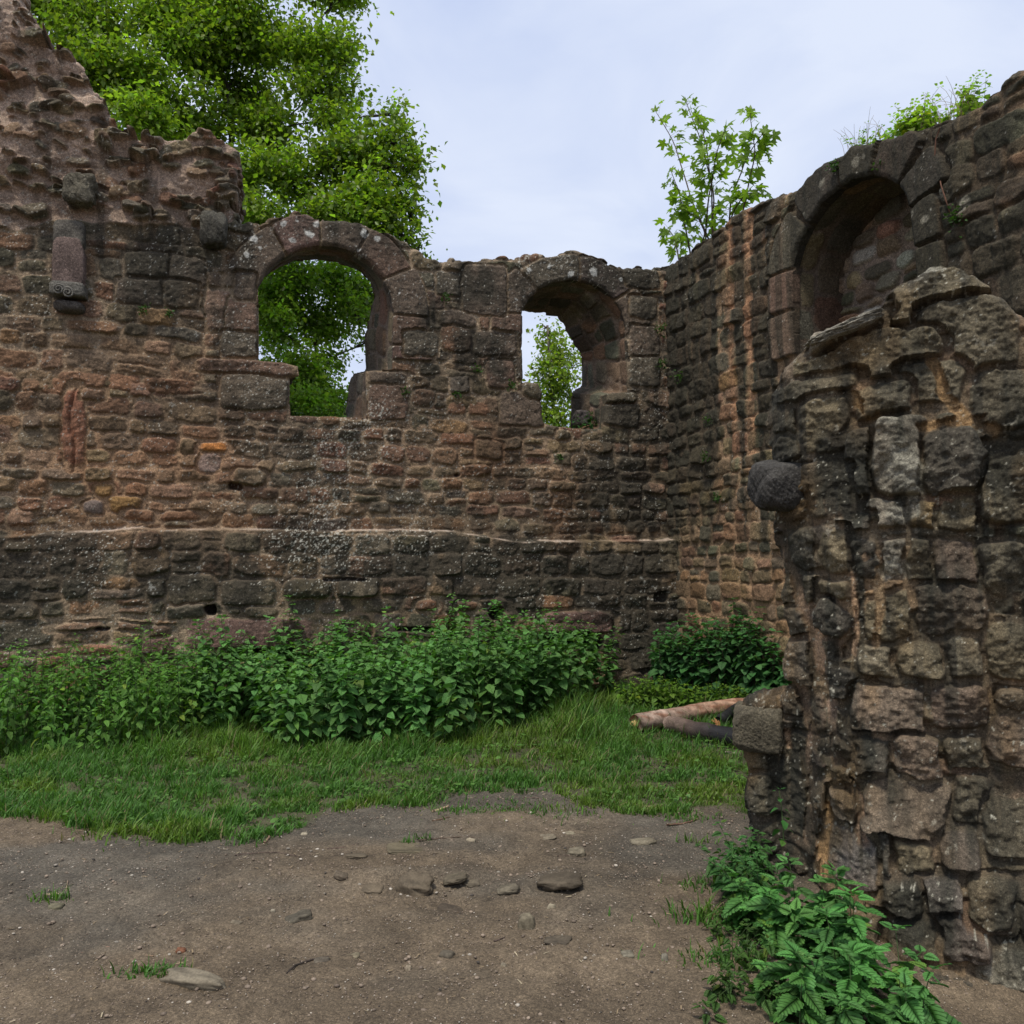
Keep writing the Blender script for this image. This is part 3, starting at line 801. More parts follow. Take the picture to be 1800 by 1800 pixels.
# pale mortar fillet on the ledge
fl = sstep(0.024, 0.006, np.abs(V - led_n - .004 + .012 * fbm(U / .06, V / .06, 2, 67))) * sstep(-.15, .25, fbm(U / .35, V / .05, 3, 66)) * sstep(-7.6, -7.0, U)
R.C = R.C * (1 - fl[..., None] * .85) + np.array([0.34, 0.29, 0.23]) * fl[..., None] * .85
R.C *= np.array([1.09, 1.0, .95])
R.lichen(0.38, 0.018, (.36, .33, .27)); R.lichen(0.40, 0.05, (0.30, 0.29, 0.25), seed=4, amt=.55)
R.lichen(.42 + .22 * (blob(560, 870, 110, 110) + blob(620, 980, 120, 50) + blob(700, 760, 100, 60) + .7 * blob(900, 960, 160, 40) + .7 * blob(1000, 470, 150, 40)), .016, (.42, .40, .33), seed=9, amt=.8)
# lichen discs on the arch stones
for (px, py, r) in ((498, 397, 6), (523, 393, 3), (556, 397, 6), (515, 425, 7), (445, 420, 8), (432, 452, 7), (458, 440, 4), (546, 415, 8), (640, 410, 9), (660, 422, 6), (1042, 482, 9), (998, 485, 6), (960, 470, 5), (1092, 494, 4), (930, 478, 5), (628, 440, 4), (700, 520, 3), (905, 528, 3)):
    cu, cv = BW.uv(px, py); rr = r / 1511 * 10.3
    kk = sstep(rr, rr * .7, np.hypot(R.WU - cu, (R.WV - cv)) + 0.01 * fbm(U / .02, V / .02, 2, 5))[..., None] * .75
    R.C = R.C * (1 - kk) + np.array([0.46, 0.45, 0.40]) * kk
R.finish()

osd, _ = sd_poly(U, V, b_out)
osd = osd + 0.03 * fbm(U / .14, V / .14, 3, 201) + 0.012 * fbm(U / .04, V / .04, 2, 202)
for i in range(110):                                    # small stones bedded on the wall head
    k_ = R.rng.integers(3, len(b_out) - 2); f_ = R.rng.random()
    c_ = b_out[k_] * (1 - f_) + b_out[k_ + 1] * f_
    r_ = R.rng.uniform(.025, .065)
    osd = np.maximum(osd, r_ - np.hypot((U - c_[0]) / R.rng.uniform(1, 1.9), V - c_[1] + .01))
hsd = np.minimum(hs1, hs2) + 0.006 * fbm(U / .06, V / .06, 2, 203)
sd = np.minimum(osd, hsd)
h1b, _ = sd_poly(U, V, W1B); h2b, _ = sd_poly(U, V, W2B)
bsd = np.minimum(np.minimum(osd, -h1b), -h2b)
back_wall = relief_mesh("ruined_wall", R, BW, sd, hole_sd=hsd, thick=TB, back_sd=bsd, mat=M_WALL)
tag(back_wall, "long ruined castle wall of reddish rubble stone with two arched window openings", "ruined wall")
lw = loft_relief("window_reveal", BW, W1F, W1B, TB, 31, M_WALL, back_wall, start=0.02, dark=.5)
lw["label"] = "deep stone lining of the larger left window"
lw = loft_relief("window_reveal", BW, W2F, W2B, TB, 32, M_WALL, back_wall, start=0.02, dark=.6, lump=.03)
lw["label"] = "broken stone lining of the smaller right window"
del R

# projecting stones and carved corbel on the back wall
def on_wall(fr, px, py, n):
    u, v = fr.uv(px, py, n); return fr.world(u, v, n)
rz = (0, 0, A17)
rock("projecting_block", on_wall(BW, 375, 405, .12), (0.29, 0.30, 0.38), 3, M_WALL, back_wall, (0.055, .050, .038), .55, rz, amp=.14, sub=6)
rock("projecting_block", on_wall(BW, 140, 335, .12), (0.33, 0.30, 0.34), 4, M_WALL, back_wall, (0.085, .074, .052), .45, rz, amp=.2, sub=6)
# corbel: upright shaft stones, capital with two volutes, dished base
cb_loc = on_wall(BW, 123, 470, .05)
corbel = rock("corbel", cb_loc, (0.33, 0.26, 0.62), 8, M_WALL, back_wall, (0.12, .085, .07), .8, rz, amp=.05)
def sub_loc(px, py, n):
    return np.array(on_wall(BW, px, py, n)) - cb_loc
rock("shaft_stone", sub_loc(123, 415, .05), (0.31, 0.22, 0.30), 9, M_WALL, corbel, (0.085, .075, .06), .8, rz, amp=.05)
cap = rock("capital", sub_loc(122, 513, .10), (0.36, 0.30, 0.17), 10, M_WALL, corbel, (0.10, .092, .075), .7, rz, amp=.04)
rock("base_dish", sub_loc(122, 541, .07), (0.31, 0.28, 0.13), 11, M_WALL, corbel, (0.07, .06, .05), .15, rz, amp=.04)
vt = Tubes()
for sx_, px_ in ((-1, 103), (1, 119)):
    c0 = np.array(on_wall(BW, px_, 508 + (0 if sx_ < 0 else 6), .27)) - cb_loc
    th = np.linspace(0, 4.2 * PI, 50); rr_ = np.linspace(.062, .008, 50)
    pts = c0 + np.outer(np.cos(th) * rr_ * -sx_, BW.t) + np.outer(np.sin(th) * rr_, [0, 0, 1]) + np.outer(np.linspace(-.01, .02, 50), BW.n)
    vt.add(pts, np.linspace(.012, .008, 50), np.array([.13, .12, .10]), 6)
vt.build("volute", M_WALL, corbel)

# ================================================================== RIGHT WALL
AR = math.radians(21.7)
RW = Frame((2.1, 11.5), (math.sin(AR), -math.cos(AR)))
r_out = RW.pts([(1120, 474), (1165, 470), (1190, 456), (1215, 440), (1262, 402), (1292, 378), (1350, 350), (1400, 330), (1425, 310), (1440, 296), (1462, 283), (1485, 276), (1505, 262), (1520, 255), (1560, 248),
                (1600, 240), (1640, 222), (1690, 203), (1720, 185), (1770, 140), (1900, 60), (2000, 0)])
r_out = np.vstack([[-0.9, -0.4], [-0.9, r_out[0, 1]], r_out[1:], [r_out[-1, 0], -0.4]])
nf = [(1398, 625), (1396, 545), (1397, 468), (1407, 432), (1425, 396), (1448, 362), (1478, 332), (1508, 316), (1540, 310), (1566, 314), (1588, 328), (1603, 348), (1610, 380), (1614, 440), (1617, 520), (1620, 560)]
NF = RW.pts(nf)
NB = NF * np.array([0.0, 0.0]) + NF; NB = NB.copy(); NB[:, 1] -= 0.03
R = Relief(-0.6, float(min(r_out[:, 0].max(), 6.6)), -0.35, 9.0, 0.0115, seed=13, mortar=(0.215, 0.150, 0.096), lump=0.018)
U, V = R.U, R.V
R.base = 0.04 * fbm(U / 1.2, V / 1.2, 2, 155) + .028 * fbm(U / .13, V / 2.4, 3, 156) * sstep(2.6, 4, V)
v_l2 = float(RW.uv(1240, 888)[1])
R.courses(-0.3, v_l2, ch=(0.14, 0.24), cw=(0.15, 0.34), weights=(4, 3, 4, 1, .6, 0), h=(0.010, 0.038), p=(3, 5.5), gap=.004)
R.courses(v_l2 - .02, 9.0, ch=(0.15, 0.27), cw=(0.17, 0.42), weights=(3, 4, 4, .6, 2, 0), h=(0.012, 0.045), p=(3, 5.5), gap=.004, rough=.013)
hsr, arcr = sd_poly(U, V, NF); hsr = -hsr
LR = arcs(NF)
R.arc_stones(hsr, arcr, [0, LR[1], LR[2] - .03], [0.36, 0.36], 0.055, cols=[(0.125, 0.090, 0.066), (.135, .088, .066)])
R.arc_stones(hsr, arcr, [LR[2] - .03, LR[4], LR[6] + .03, LR[8], LR[10], LR[11] + .12], [0.40, 0.42, 0.44, 0.44, 0.44], 0.055, cols=[GB, (.075, .062, .054), GB, (.10, .07, .055), (.085, .072, .062)])
R.arc_stones(hsr, arcr, [LR[11] + .12, LR[13], LR[14]], [0.3, 0.3], 0.05, cols=[GB, DARK[1]])
# water stains: black vertical streaks between dry warm strips
su = lambda px: RW.uv(px, 600)[0]
strk = 0.5 + 0.55 * fbm(U / 0.33, V / 2.6, 3, 162) + 0.25 * fbm(U / 0.1, V / 1.0, 2, 163)
for px, w, a in ((1185, .28, .35), (1215, .3, .3), (1250, .16, .45), (1287, .05, -1.2), (1304, .035, .8), (1318, .075, -1.5), (1338, .10, .8), (1357, .05, .2), (1385, .09, -.5), (1240, .10, .3)):
    strk = strk + a * np.exp(-((U - su(px) + 0.06 * fbm(V / 1.2, V * 0, 2, 8)) / w) ** 2)
strk = strk * sstep(0.6, 3.6, V) + 0.35 * sstep(5.3, 6.3, V) - .12
strk = np.where(U > su(1400), np.maximum(strk, .6 + .5 * fbm(U / .5, V / .5, 3, 164)), strk)
dry = np.clip(-strk * 1.3 + .3, 0, 1)[..., None]
kd = dry * (.75 - .45 * R.S[..., None]) * (.35 + .65 * sstep(2.2, 3.8, V)[..., None])
R.C = R.C * (1 - kd) + np.array([0.36, 0.20, 0.115]) * kd
R.stain(np.clip(sstep(.27, .60, strk) * .82, 0, .82))
R.stain(sstep(.12, .35, fbm(U / .10, V / 2.2, 3, 168)) * .62 * sstep(1.6, 2.8, V) * sstep(.85, .3, dry[..., 0]))
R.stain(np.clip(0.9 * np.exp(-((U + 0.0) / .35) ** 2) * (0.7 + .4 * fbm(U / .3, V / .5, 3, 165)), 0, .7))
kk = sstep(.15, .55, fbm(U / .7, V / .5, 3, 167))[..., None] * .35 * sstep(3.4, 2.2, V)[..., None]
R.C = R.C * (1 - kk) + np.array([.17, .12, .05]) * kk
R.C *= np.array([1.05, 1.0, .91])
R.lichen(0.36, 0.02, (.30, .28, .23))
for px, py, r in ((1515, 290, 10), (1500, 330, 8), (1528, 278, 6), (1455, 325, 8), (1610, 380, 9), (1640, 385, 8), (1660, 340, 8), (1420, 380, 5), (1415, 430, 4), (1700, 365, 14)):
    cu, cv = RW.uv(px, py); rr = r / 1511 * 8.2
    kk = sstep(rr, rr * .7, np.hypot(R.WU - cu, (R.WV - cv)) + 0.01 * fbm(U / .02, V / .02, 2, 5))[..., None] * .6
    R.C = R.C * (1 - kk) + np.array([0.22, 0.20, 0.15]) * kk
R.finish()
osd, _ = sd_poly(U, V, r_out)
osd = osd + 0.035 * fbm(U / .15, V / .15, 3, 211) + .015 * fbm(U / .05, V / .05, 2, 212)
hsn = hsr + .006 * fbm(U / .06, V / .06, 2, 213)
TR = 1.1
right_wall = relief_mesh("ruined_wall", R, RW, np.minimum(osd, hsn), hole_sd=hsn, thick=TR, back_sd=osd, mat=M_WALL)
tag(right_wall, "ruined side wall streaked black by water with a blind arched niche high up", "ruined wall")
del R
loft_relief("niche_reveal", RW, NF, NB, 0.78, 33, M_WALL, right_wall, start=0.02, weights=(1, 3, 5, .2, 1, 0), dark=.45, lump=.006, mortar=(.12, .09, .065), ch=(.36, .42), cw=(.25, .4), hs=(.004, .012))
Rn = Relief(float(NF[:, 0].min()) - .3, float(NF[:, 0].max()) + .3, float(NF[:, 1].min()) - .3, float(NF[:, 1].max()) + .3, 0.013, seed=41, mortar=(.13, .10, .075), lump=.03)
Rn.courses(float(NF[:, 1].min()) - .3, float(NF[:, 1].max()) + .3, ch=(.17, .3), cw=(.18, .42), weights=(1, 4, 4, 1.5, 1, 1), h=(.03, .08), p=(2.3, 3.6))
Rn.C *= 1.9; Rn.stain(np.clip(.05 + .5 * fbm(Rn.U / .5, Rn.V / .5, 3, 43), 0, .6)); Rn.finish()
Pn = RW.world(Rn.U, Rn.V, Rn.H - 0.70)
ii = np.arange(Rn.U.size).reshape(Rn.U.shape)
link("niche_back", make_mesh("niche_back", Pn.reshape(-1, 3), np.stack([ii[:-1, :-1], ii[:-1, 1:], ii[1:, 1:], ii[1:, :-1]], -1).reshape(-1, 4), Rn.C.reshape(-1, 3)), M_WALL, right_wall)

# ================================================================== NEAR PIER
AP = math.radians(25)
PW = Frame((1.21, 4.7), (math.cos(AP), -math.sin(AP)))
p_out = PW.pts([(1900, 620), (1800, 560), (1745, 520), (1720, 500), (1690, 482), (1655, 470), (1632, 472), (1612, 488), (1585, 505), (1562, 522), (1540, 548), (1500, 566), (1462, 582), (1432, 590), (1420, 606), (1408, 618),
                (1385, 640), (1368, 655), (1352, 690), (1343, 715), (1345, 760), (1352, 800), (1360, 850), (1352, 905), (1356, 930), (1362, 985), (1372, 1010), (1362, 1040), (1370, 1080), (1378, 1130), (1370, 1150), (1366, 1170),
                (1372, 1200), (1385, 1212), (1372, 1232), (1340, 1236), (1300, 1233), (1288, 1242), (1286, 1275), (1296, 1310), (1292, 1350), (1298, 1385), (1294, 1420), (1300, 1450), (1306, 1500), (1306, 1560), (1290, 1700), (1280, 1800)])
p_out = np.vstack([p_out, [p_out[-1, 0], -0.6], [2.3, -0.6], [2.3, p_out[0, 1]]])
R = Relief(float(p_out[:, 0].min()) - .05, 1.95, -0.55, float(p_out[:, 1].max()) + .15, 0.0058, seed=23, mortar=(0.130, 0.096, 0.060), lump=0.035, warp=1.1)
U, V = R.U, R.V
# the broken end of the wall falls away to the left, the foot swells out
u_e = np.interp(-V, *[x for x in np.array([(-PW.uv(a, b)[1], PW.uv(a, b)[0]) for a, b in ((1345, 600), (1400, 700), (1420, 850), (1470, 1000), (1490, 1200), (1500, 1400), (1500, 1600))]).T])
R.base = -0.30 * sstep(0.0, 0.42, u_e - U) ** 1.0 - 0.06 * sstep(-.02, .05, u_e - U) + 0.07 * fbm(U / .6, V / .6, 3, 255) + 0.30 * sstep(0.65, -0.3, V) * sstep(.2, .8, U)
R.H += .03 * fbm(U / .3, V / .22, 3, 254)
R.courses(-0.5, 5.2, ch=(0.12, 0.24), cw=(0.14, 0.40), weights=(2, 4, 4, .6, 3, .4), h=(0.02, 0.09), p=(2.8, 5), rough=.022, gap=.007, tiltr=.9)
R.mort = R.H.copy() * .35 + .022; R.mc = R.mc * .5 + R.C * .5
R.H += 0.012 * fbm(U / .12, V / .09, 3, 256) + .008 * (1 - 2 * np.abs(fbm(U / .3, V / .2, 3, 257)))
def pst(px, py, w, h, col, hh=.07, p=4, ang=0.0, **kw):
    hh *= .82; w *= 1.2; h *= 1.2; col = tuple(.78 * a_ + .22 * b_ for a_, b_ in zip(col, (.105, .082, .052))); p = p + 1.2; ang = ang + R.rng.normal(0, .06)
    cu, cv = PW.uv(px, py)
    a = abs(PW.uv(px + w / 2, py)[0] - PW.uv(px - w / 2, py)[0]) / 2; b = abs(PW.uv(px, py - h / 2)[1] - PW.uv(px, py + h / 2)[1]) / 2
    R.stone(cu, cv, a * 1.03, b * 1.03, ang, p, hh, col, edge=kw.pop('edge', .017), clear=True, rough=kw.pop('rough', .017), ridge=kw.pop('ridge', .010), **kw)
k1, k2, k3, k4, k5 = (.125, .100, .058), (.092, .078, .050), (.15, .105, .070), (.045, .041, .032), (.20, .175, .13)
for a in [
    (1622, 540, 200, 130, k1, .16, 3), (1700, 600, 150, 120, k2, .1, 3), (1518, 640, 225, 92, k1, .13, 3.4), (1482, 583, 124, 34, k5, .16, 3, .35), (1430, 700, 130, 60, k2, .09),
    (1640, 680, 100, 60, k2, .08), (1373, 735, 56, 42, k2, .07, 6), (1380, 785, 46, 40, k2, .06), (1453, 748, 76, 86, k1, .06, 5), (1555, 713, 92, 56, k2, .12), (1525, 817, 62, 104, k4, .12), (1592, 803, 84, 112, (.17, .15, .11), .15),
    (1676, 815, 94, 96, k4, .13), (1567, 905, 76, 46, k5, .11), (1628, 908, 48, 50, (.17, .115, .05), .10), (1688, 900, 60, 60, k1, .08), (1500, 920, 52, 40, k4, .09), (1452, 870, 34, 70, k2, .05), (1485, 860, 30, 60, k1, .05),
    (1410, 970, 48, 74, (.16, .14, .10), .12, 4, .1), (1472, 965, 50, 64, k1, .07), (1567, 988, 68, 54, (.16, .145, .11), .09), (1624, 998, 50, 68, k1, .09), (1684, 992, 62, 64, (.125, .088, .062), .08), (1520, 985, 36, 60, k4, .07),
    (1424, 1034, 38, 46, (.17, .14, .09), .13, 3), (1462, 1036, 42, 30, k1, .10), (1376, 1042, 46, 66, k2, .07), (1459, 1088, 58, 52, k4, .15, 3, -.4), (1563, 1087, 84, 66, k1, .08), (1665, 1077, 108, 76, (.115, .086, .058), .09),
    (1390, 1102, 48, 50, (.13, .11, .08), .09), (1392, 1172, 54, 74, (.12, .10, .075), .14, 5), (1445, 1150, 40, 44, k2, .05), (1543, 1158, 62, 44, (.15, .125, .08), .11), (1613, 1155, 66, 46, k1, .12), (1694, 1155, 60, 52, k2, .10), (1468, 1200, 60, 52, k4, .13, 3),
    (1562, 1250, 116, 82, (.15, .112, .078), .14, 3.6), (1680, 1237, 86, 66, (.12, .085, .06), .11), (1545, 1328, 72, 64, k4, .13), (1616, 1328, 72, 68, (.14, .10, .068), .14), (1695, 1330, 60, 66, k2, .09),
    (1607, 1412, 142, 76, (.125, .095, .065), .14, 4), (1706, 1400, 50, 70, k2, .09), (1550, 1480, 64, 56, k4, .12), (1612, 1490, 60, 58, k1, .1), (1695, 1473, 60, 48, (.13, .10, .075), .13), (1668, 1548, 94, 52, (.10, .085, .07), .16, 3, .12),
    (1568, 1560, 86, 62, k2, .13), (1685, 1612, 78, 54, (.10, .08, .065), .13), (1517, 1592, 62, 44, k2, .12), (1600, 1625, 80, 60, k2, .1), (1665, 1690, 90, 60, k4, .14), (1740, 1560, 70, 70, k2, .12),
    (1330, 1278, 88, 82, (.085, .068, .05), .12, 6), (1313, 1350, 40, 68, k2, .08, 5), (1322, 1418, 56, 62, k2, .11, 4), (1390, 1410, 58, 154, k2, .05, 6), (1430, 1337, 36, 48, (.16, .10, .085), .13, 3), (1444, 1394, 42, 54, (.18, .14, .10), .15, 4),
    (1486, 1413, 46, 54, (.17, .15, .12), .13, 4), (1466, 1287, 38, 74, (.13, .11, .08), .09), (1436, 1258, 18, 72, k3, .06), (1502, 1493, 72, 82, (.12, .11, .10), .08, 4), (1385, 1240, 40, 46, k4, .12), (1480, 1322, 34, 30, (.13, .11, .08), .12, 2.6, -.5),
    (1328, 1500, 40, 50, k2, .06), (1400, 1000, 0.1, 0.1, k2, .01),
    (1770, 700, 90, 90, k2, .1), (1780, 860, 90, 90, k1, .1), (1775, 1000, 80, 80, k2, .1), (1780, 1150, 80, 80, k1, .1), (1780, 1300, 80, 80, k3, .1), (1780, 1440, 80, 80, k2, .1),
]:
    if a[2] > 1: pst(*a)
# tan mortar fillets running down the broken end
def strip(pts, wpx, col=(.38, .25, .15), dep=.03):
    P = PW.pts(pts)
    d, _ = sd_poly(U, V, P, closed=False)
    w = wpx * 1.5 / 1511 * 4.6
    kk = sstep(w, w * .55, d + .02 * fbm(U / .05, V / .08, 3, 261))
    kk = kk * sstep(0.11, 0.08, R.H)
    R.C = R.C * (1 - kk[..., None]) + np.array(col) * (1 + .12 * fbm(U / .06, V / .1, 3, 262)[..., None]) * kk[..., None]
    R.H = np.where(kk > .5, np.minimum(R.H, dep + .012 * fbm(U / .05, V / .12, 3, 263)), R.H)
strip([(1366, 928), (1374, 975), (1392, 1020), (1404, 1065), (1425, 1100), (1432, 1140), (1440, 1180)], 9)
strip([(1422, 1068), (1428, 1120), (1444, 1165)], 7)
strip([(1500, 1010), (1505, 1080), (1503, 1150)], 4)
strip([(1400, 1215), (1425, 1300), (1420, 1340), (1425, 1400), (1420, 1460), (1412, 1490)], 9, (.33, .22, .14))
strip([(1455, 1425), (1450, 1470), (1440, 1530)], 10, (.33, .20, .09))
strip([(1462, 1240), (1470, 1330), (1510, 1400), (1520, 1460)], 7, (.30, .20, .13))
strip([(1372, 1300), (1378, 1330)], 5)
strip([(1500, 700), (1560, 760), (1720, 740)], 8, (.24, .15, .07))
strip([(1545, 1000), (1548, 1060), (1540, 1130)], 5, (.26, .18, .10))
strip([(1640, 640), (1660, 700), (1700, 740), (1760, 770)], 8, (.24, .15, .07))
nz = fbm(U / .28, V / .35, 4, 271); nzs = fbm(U / .07, V / .7, 3, 272)
def pb(px, py, rx, ry):
    cu, cv = PW.uv(px, py); return np.exp(-(((U - cu) / (rx / 1511 * 4.4)) ** 2 + ((V - cv) / (ry / 1511 * 4.4)) ** 2))
D = .40 + .6 * pb(1640, 820, 150, 80) + .5 * pb(1490, 900, 40, 250) + .5 * pb(1520, 1300, 30, 200) + .4 * pb(1540, 1450, 60, 120) + .3 * pb(1440, 650, 120, 60) + .4 * pb(1510, 1100, 30, 250) + .3 * pb(1390, 1400, 60, 130)
R.stain(np.clip(D * (.8 + 2.2 * nz + 2.0 * nzs), 0, .9), (.026, .025, .018))
R.stain(sstep(.12, .4, fbm(U / .055, V / 1.1, 3, 276) + .3 * fbm(U / .4, V / .4, 2, 277)) * .7 * sstep(.3, 1.2, V), (.029, .027, .020))
kk = sstep(.05, .6, fbm(U / .3, V / .5, 3, 275))[..., None] * .45
R.C = R.C * (1 - kk * .7) + np.array([.20, .115, .04]) * kk * .7
R.C *= 1 + .28 * np.clip(fbm(U / .16, V / .12, 3, 278), -1, 1)[..., None]
R.lichen(.46, .014, (.32, .30, .23)); R.lichen(.42, .06, (.22, .20, .15), seed=3, amt=.5)
for px, py, rx, ry in ((1590, 830, 28, 45), (1590, 905, 26, 14), (1570, 1000, 24, 20), (1555, 745, 20, 10), (1640, 480, 14, 6), (1420, 600, 20, 7)):
    kk = (sstep(.35, .7, pb(px, py, rx * 1.2, ry * 1.2) + .35 * fbm(U / .05, V / .05, 3, 281)))[..., None] * .6
    R.C = R.C * (1 - kk) + np.array([.27, .25, .19]) * kk
R.H += .0035 * (1 - 2 * np.abs(fbm(U / .045, V / .035, 3, 285)))
R.finish(.004)
osd, _ = sd_poly(U, V, p_out)
osd = osd + .012 * fbm(U / .08, V / .08, 3, 291) + .005 * fbm(U / .03, V / .03, 2, 292)
pier = relief_mesh("ruined_pier", R, PW, osd, thick=0.55, mat=M_PIER)
tag(pier, "broken near end of a rubble wall standing at the right with nettles at its foot", "ruined wall")
del R
kn = rock("boulder", on_wall(PW, 1366, 852, -.10), (0.27, 0.30, 0.28), 14, M_PIER, pier, (.050, .046, .040), .2, (0.1, 0, .2), sub=6, amp=.1)
kn["label"] = "rounded black knob of stone jutting from the broken edge"
rock("cap_slab", on_wall(PW, 1482, 582, .02), (0.36, 0.30, 0.060), 15, M_PIER, pier, (.17, .155, .12), .3, (0.1, -.36, -.3), sub=6, amp=.3)
rock("corner_block", on_wall(PW, 1334, 1278, -.33), (0.27, 0.30, 0.25), 16, M_PIER, pier, (.085, .072, .048), 1.4, (0, 0, -.35), sub=6, amp=.035)

# a low ruined wall is seen through nothing else; distant ground stays green behind
# ================================================================== LEAVES
def leaf_simple(fold=0.18, w=0.36, droop=0.15):
    # diamond leaf of six points folded on its midrib, length 1 along +y
    T = np.array([[0, 0, 0], [w * .85, .35, fold * .8], [w * .55, .72, fold * .4 - droop * .4], [0, 1, -droop], [-w * .55, .72, fold * .4 - droop * .4], [-w * .85, .35, fold * .8], [0, .5, 0]])
    Fc = np.array([[0, 1, 6], [1, 2, 6], [2, 3, 6], [3, 4, 6], [4, 5, 6], [5, 0, 6]])
    return T, Fc

def leaf_tree():
    T = np.array([[0, 0, 0], [.34, .45, .08], [0, 1.0, -.12], [-.34, .45, .08]])
    return T, np.array([[0, 1, 2], [0, 2, 3]])

def leaf_serrated(n=9, w=0.34):
    """ovate nettle leaf with toothed margin, cupped along the midrib"""
    V = []; F = []
    ys = np.linspace(0, 1, n)
    for i, y in enumerate(ys):
        half = w * (math.sin(PI * min(1, y ** 0.62)) ** 0.8) * (1 - .25 * y) if 0 < y < 1 else 0.004
        V.append([0, y, -0.22 * y * y])
        for sgn in (-1, 1):
            V.append([sgn * half * .55, y + .02, .05 + .022 * ((i % 2) * 2 - 1) - 0.22 * y * y])
            V.append([sgn * half * 1.0, y + .015, .065 - 0.26 * y * y])
            V.append([sgn * (half * 1.0 + (0.045 if 0 < y < 1 else 0)), y + .075, .05 - 0.28 * y * y])
    V = np.array(V)
    for i in range(n - 1):
        a, b = i * 7, (i + 1) * 7
        for s_ in (0, 3):
            F.append([a, a + 1 + s_, b + 1 + s_, b]); F.append([a + 1 + s_, a + 2 + s_, b + 2 + s_, b + 1 + s_])
            F.append([a + 2 + s_, a + 3 + s_, b + 2 + s_, b + 2 + s_])
    Q = np.array([f for f in F if len(set(f)) == 4]); 
    T3 = np.array([f[:3] for f in F if len(set(f)) == 3])
    # triangulate quads so one face array serves
    return V, np.concatenate([Q[:, [0, 1, 2]], Q[:, [0, 2, 3]], T3])

def leaf_maple():
    ang = np.radians([-90, -62, -20, 4, 24, 45, 62, 76, 90])
    rad = np.array([.10, .30, .62, .36, .78, .80, .44, .62, 1.0])
    half = [(math.cos(a) * r, math.sin(a) * r) for a, r in zip(ang, rad)]
    out = half + [(-x, y) for x, y in half[-2:0:-1]]
    V = [[0, 0.0, 0.0]] + [[x, y, -0.18 * (x * x + y * y) + .05 * (i % 2)] for i, (x, y) in enumerate(out)]
    n = len(out)
    return np.array(V), np.array([[0, 1 + i, 1 + (i + 1) % n] for i in range(n)])

def rand_dirs(n, up=0.0):
    d = RNG.normal(size=(n, 3)); d[:, 2] += up
    return d / np.linalg.norm(d, axis=1, keepdims=True)

def bez(a, b, c, n):
    t = np.linspace(0, 1, n)[:, None]
    return a * (1 - t) ** 2 + 2 * b * t * (1 - t) + c * t * t

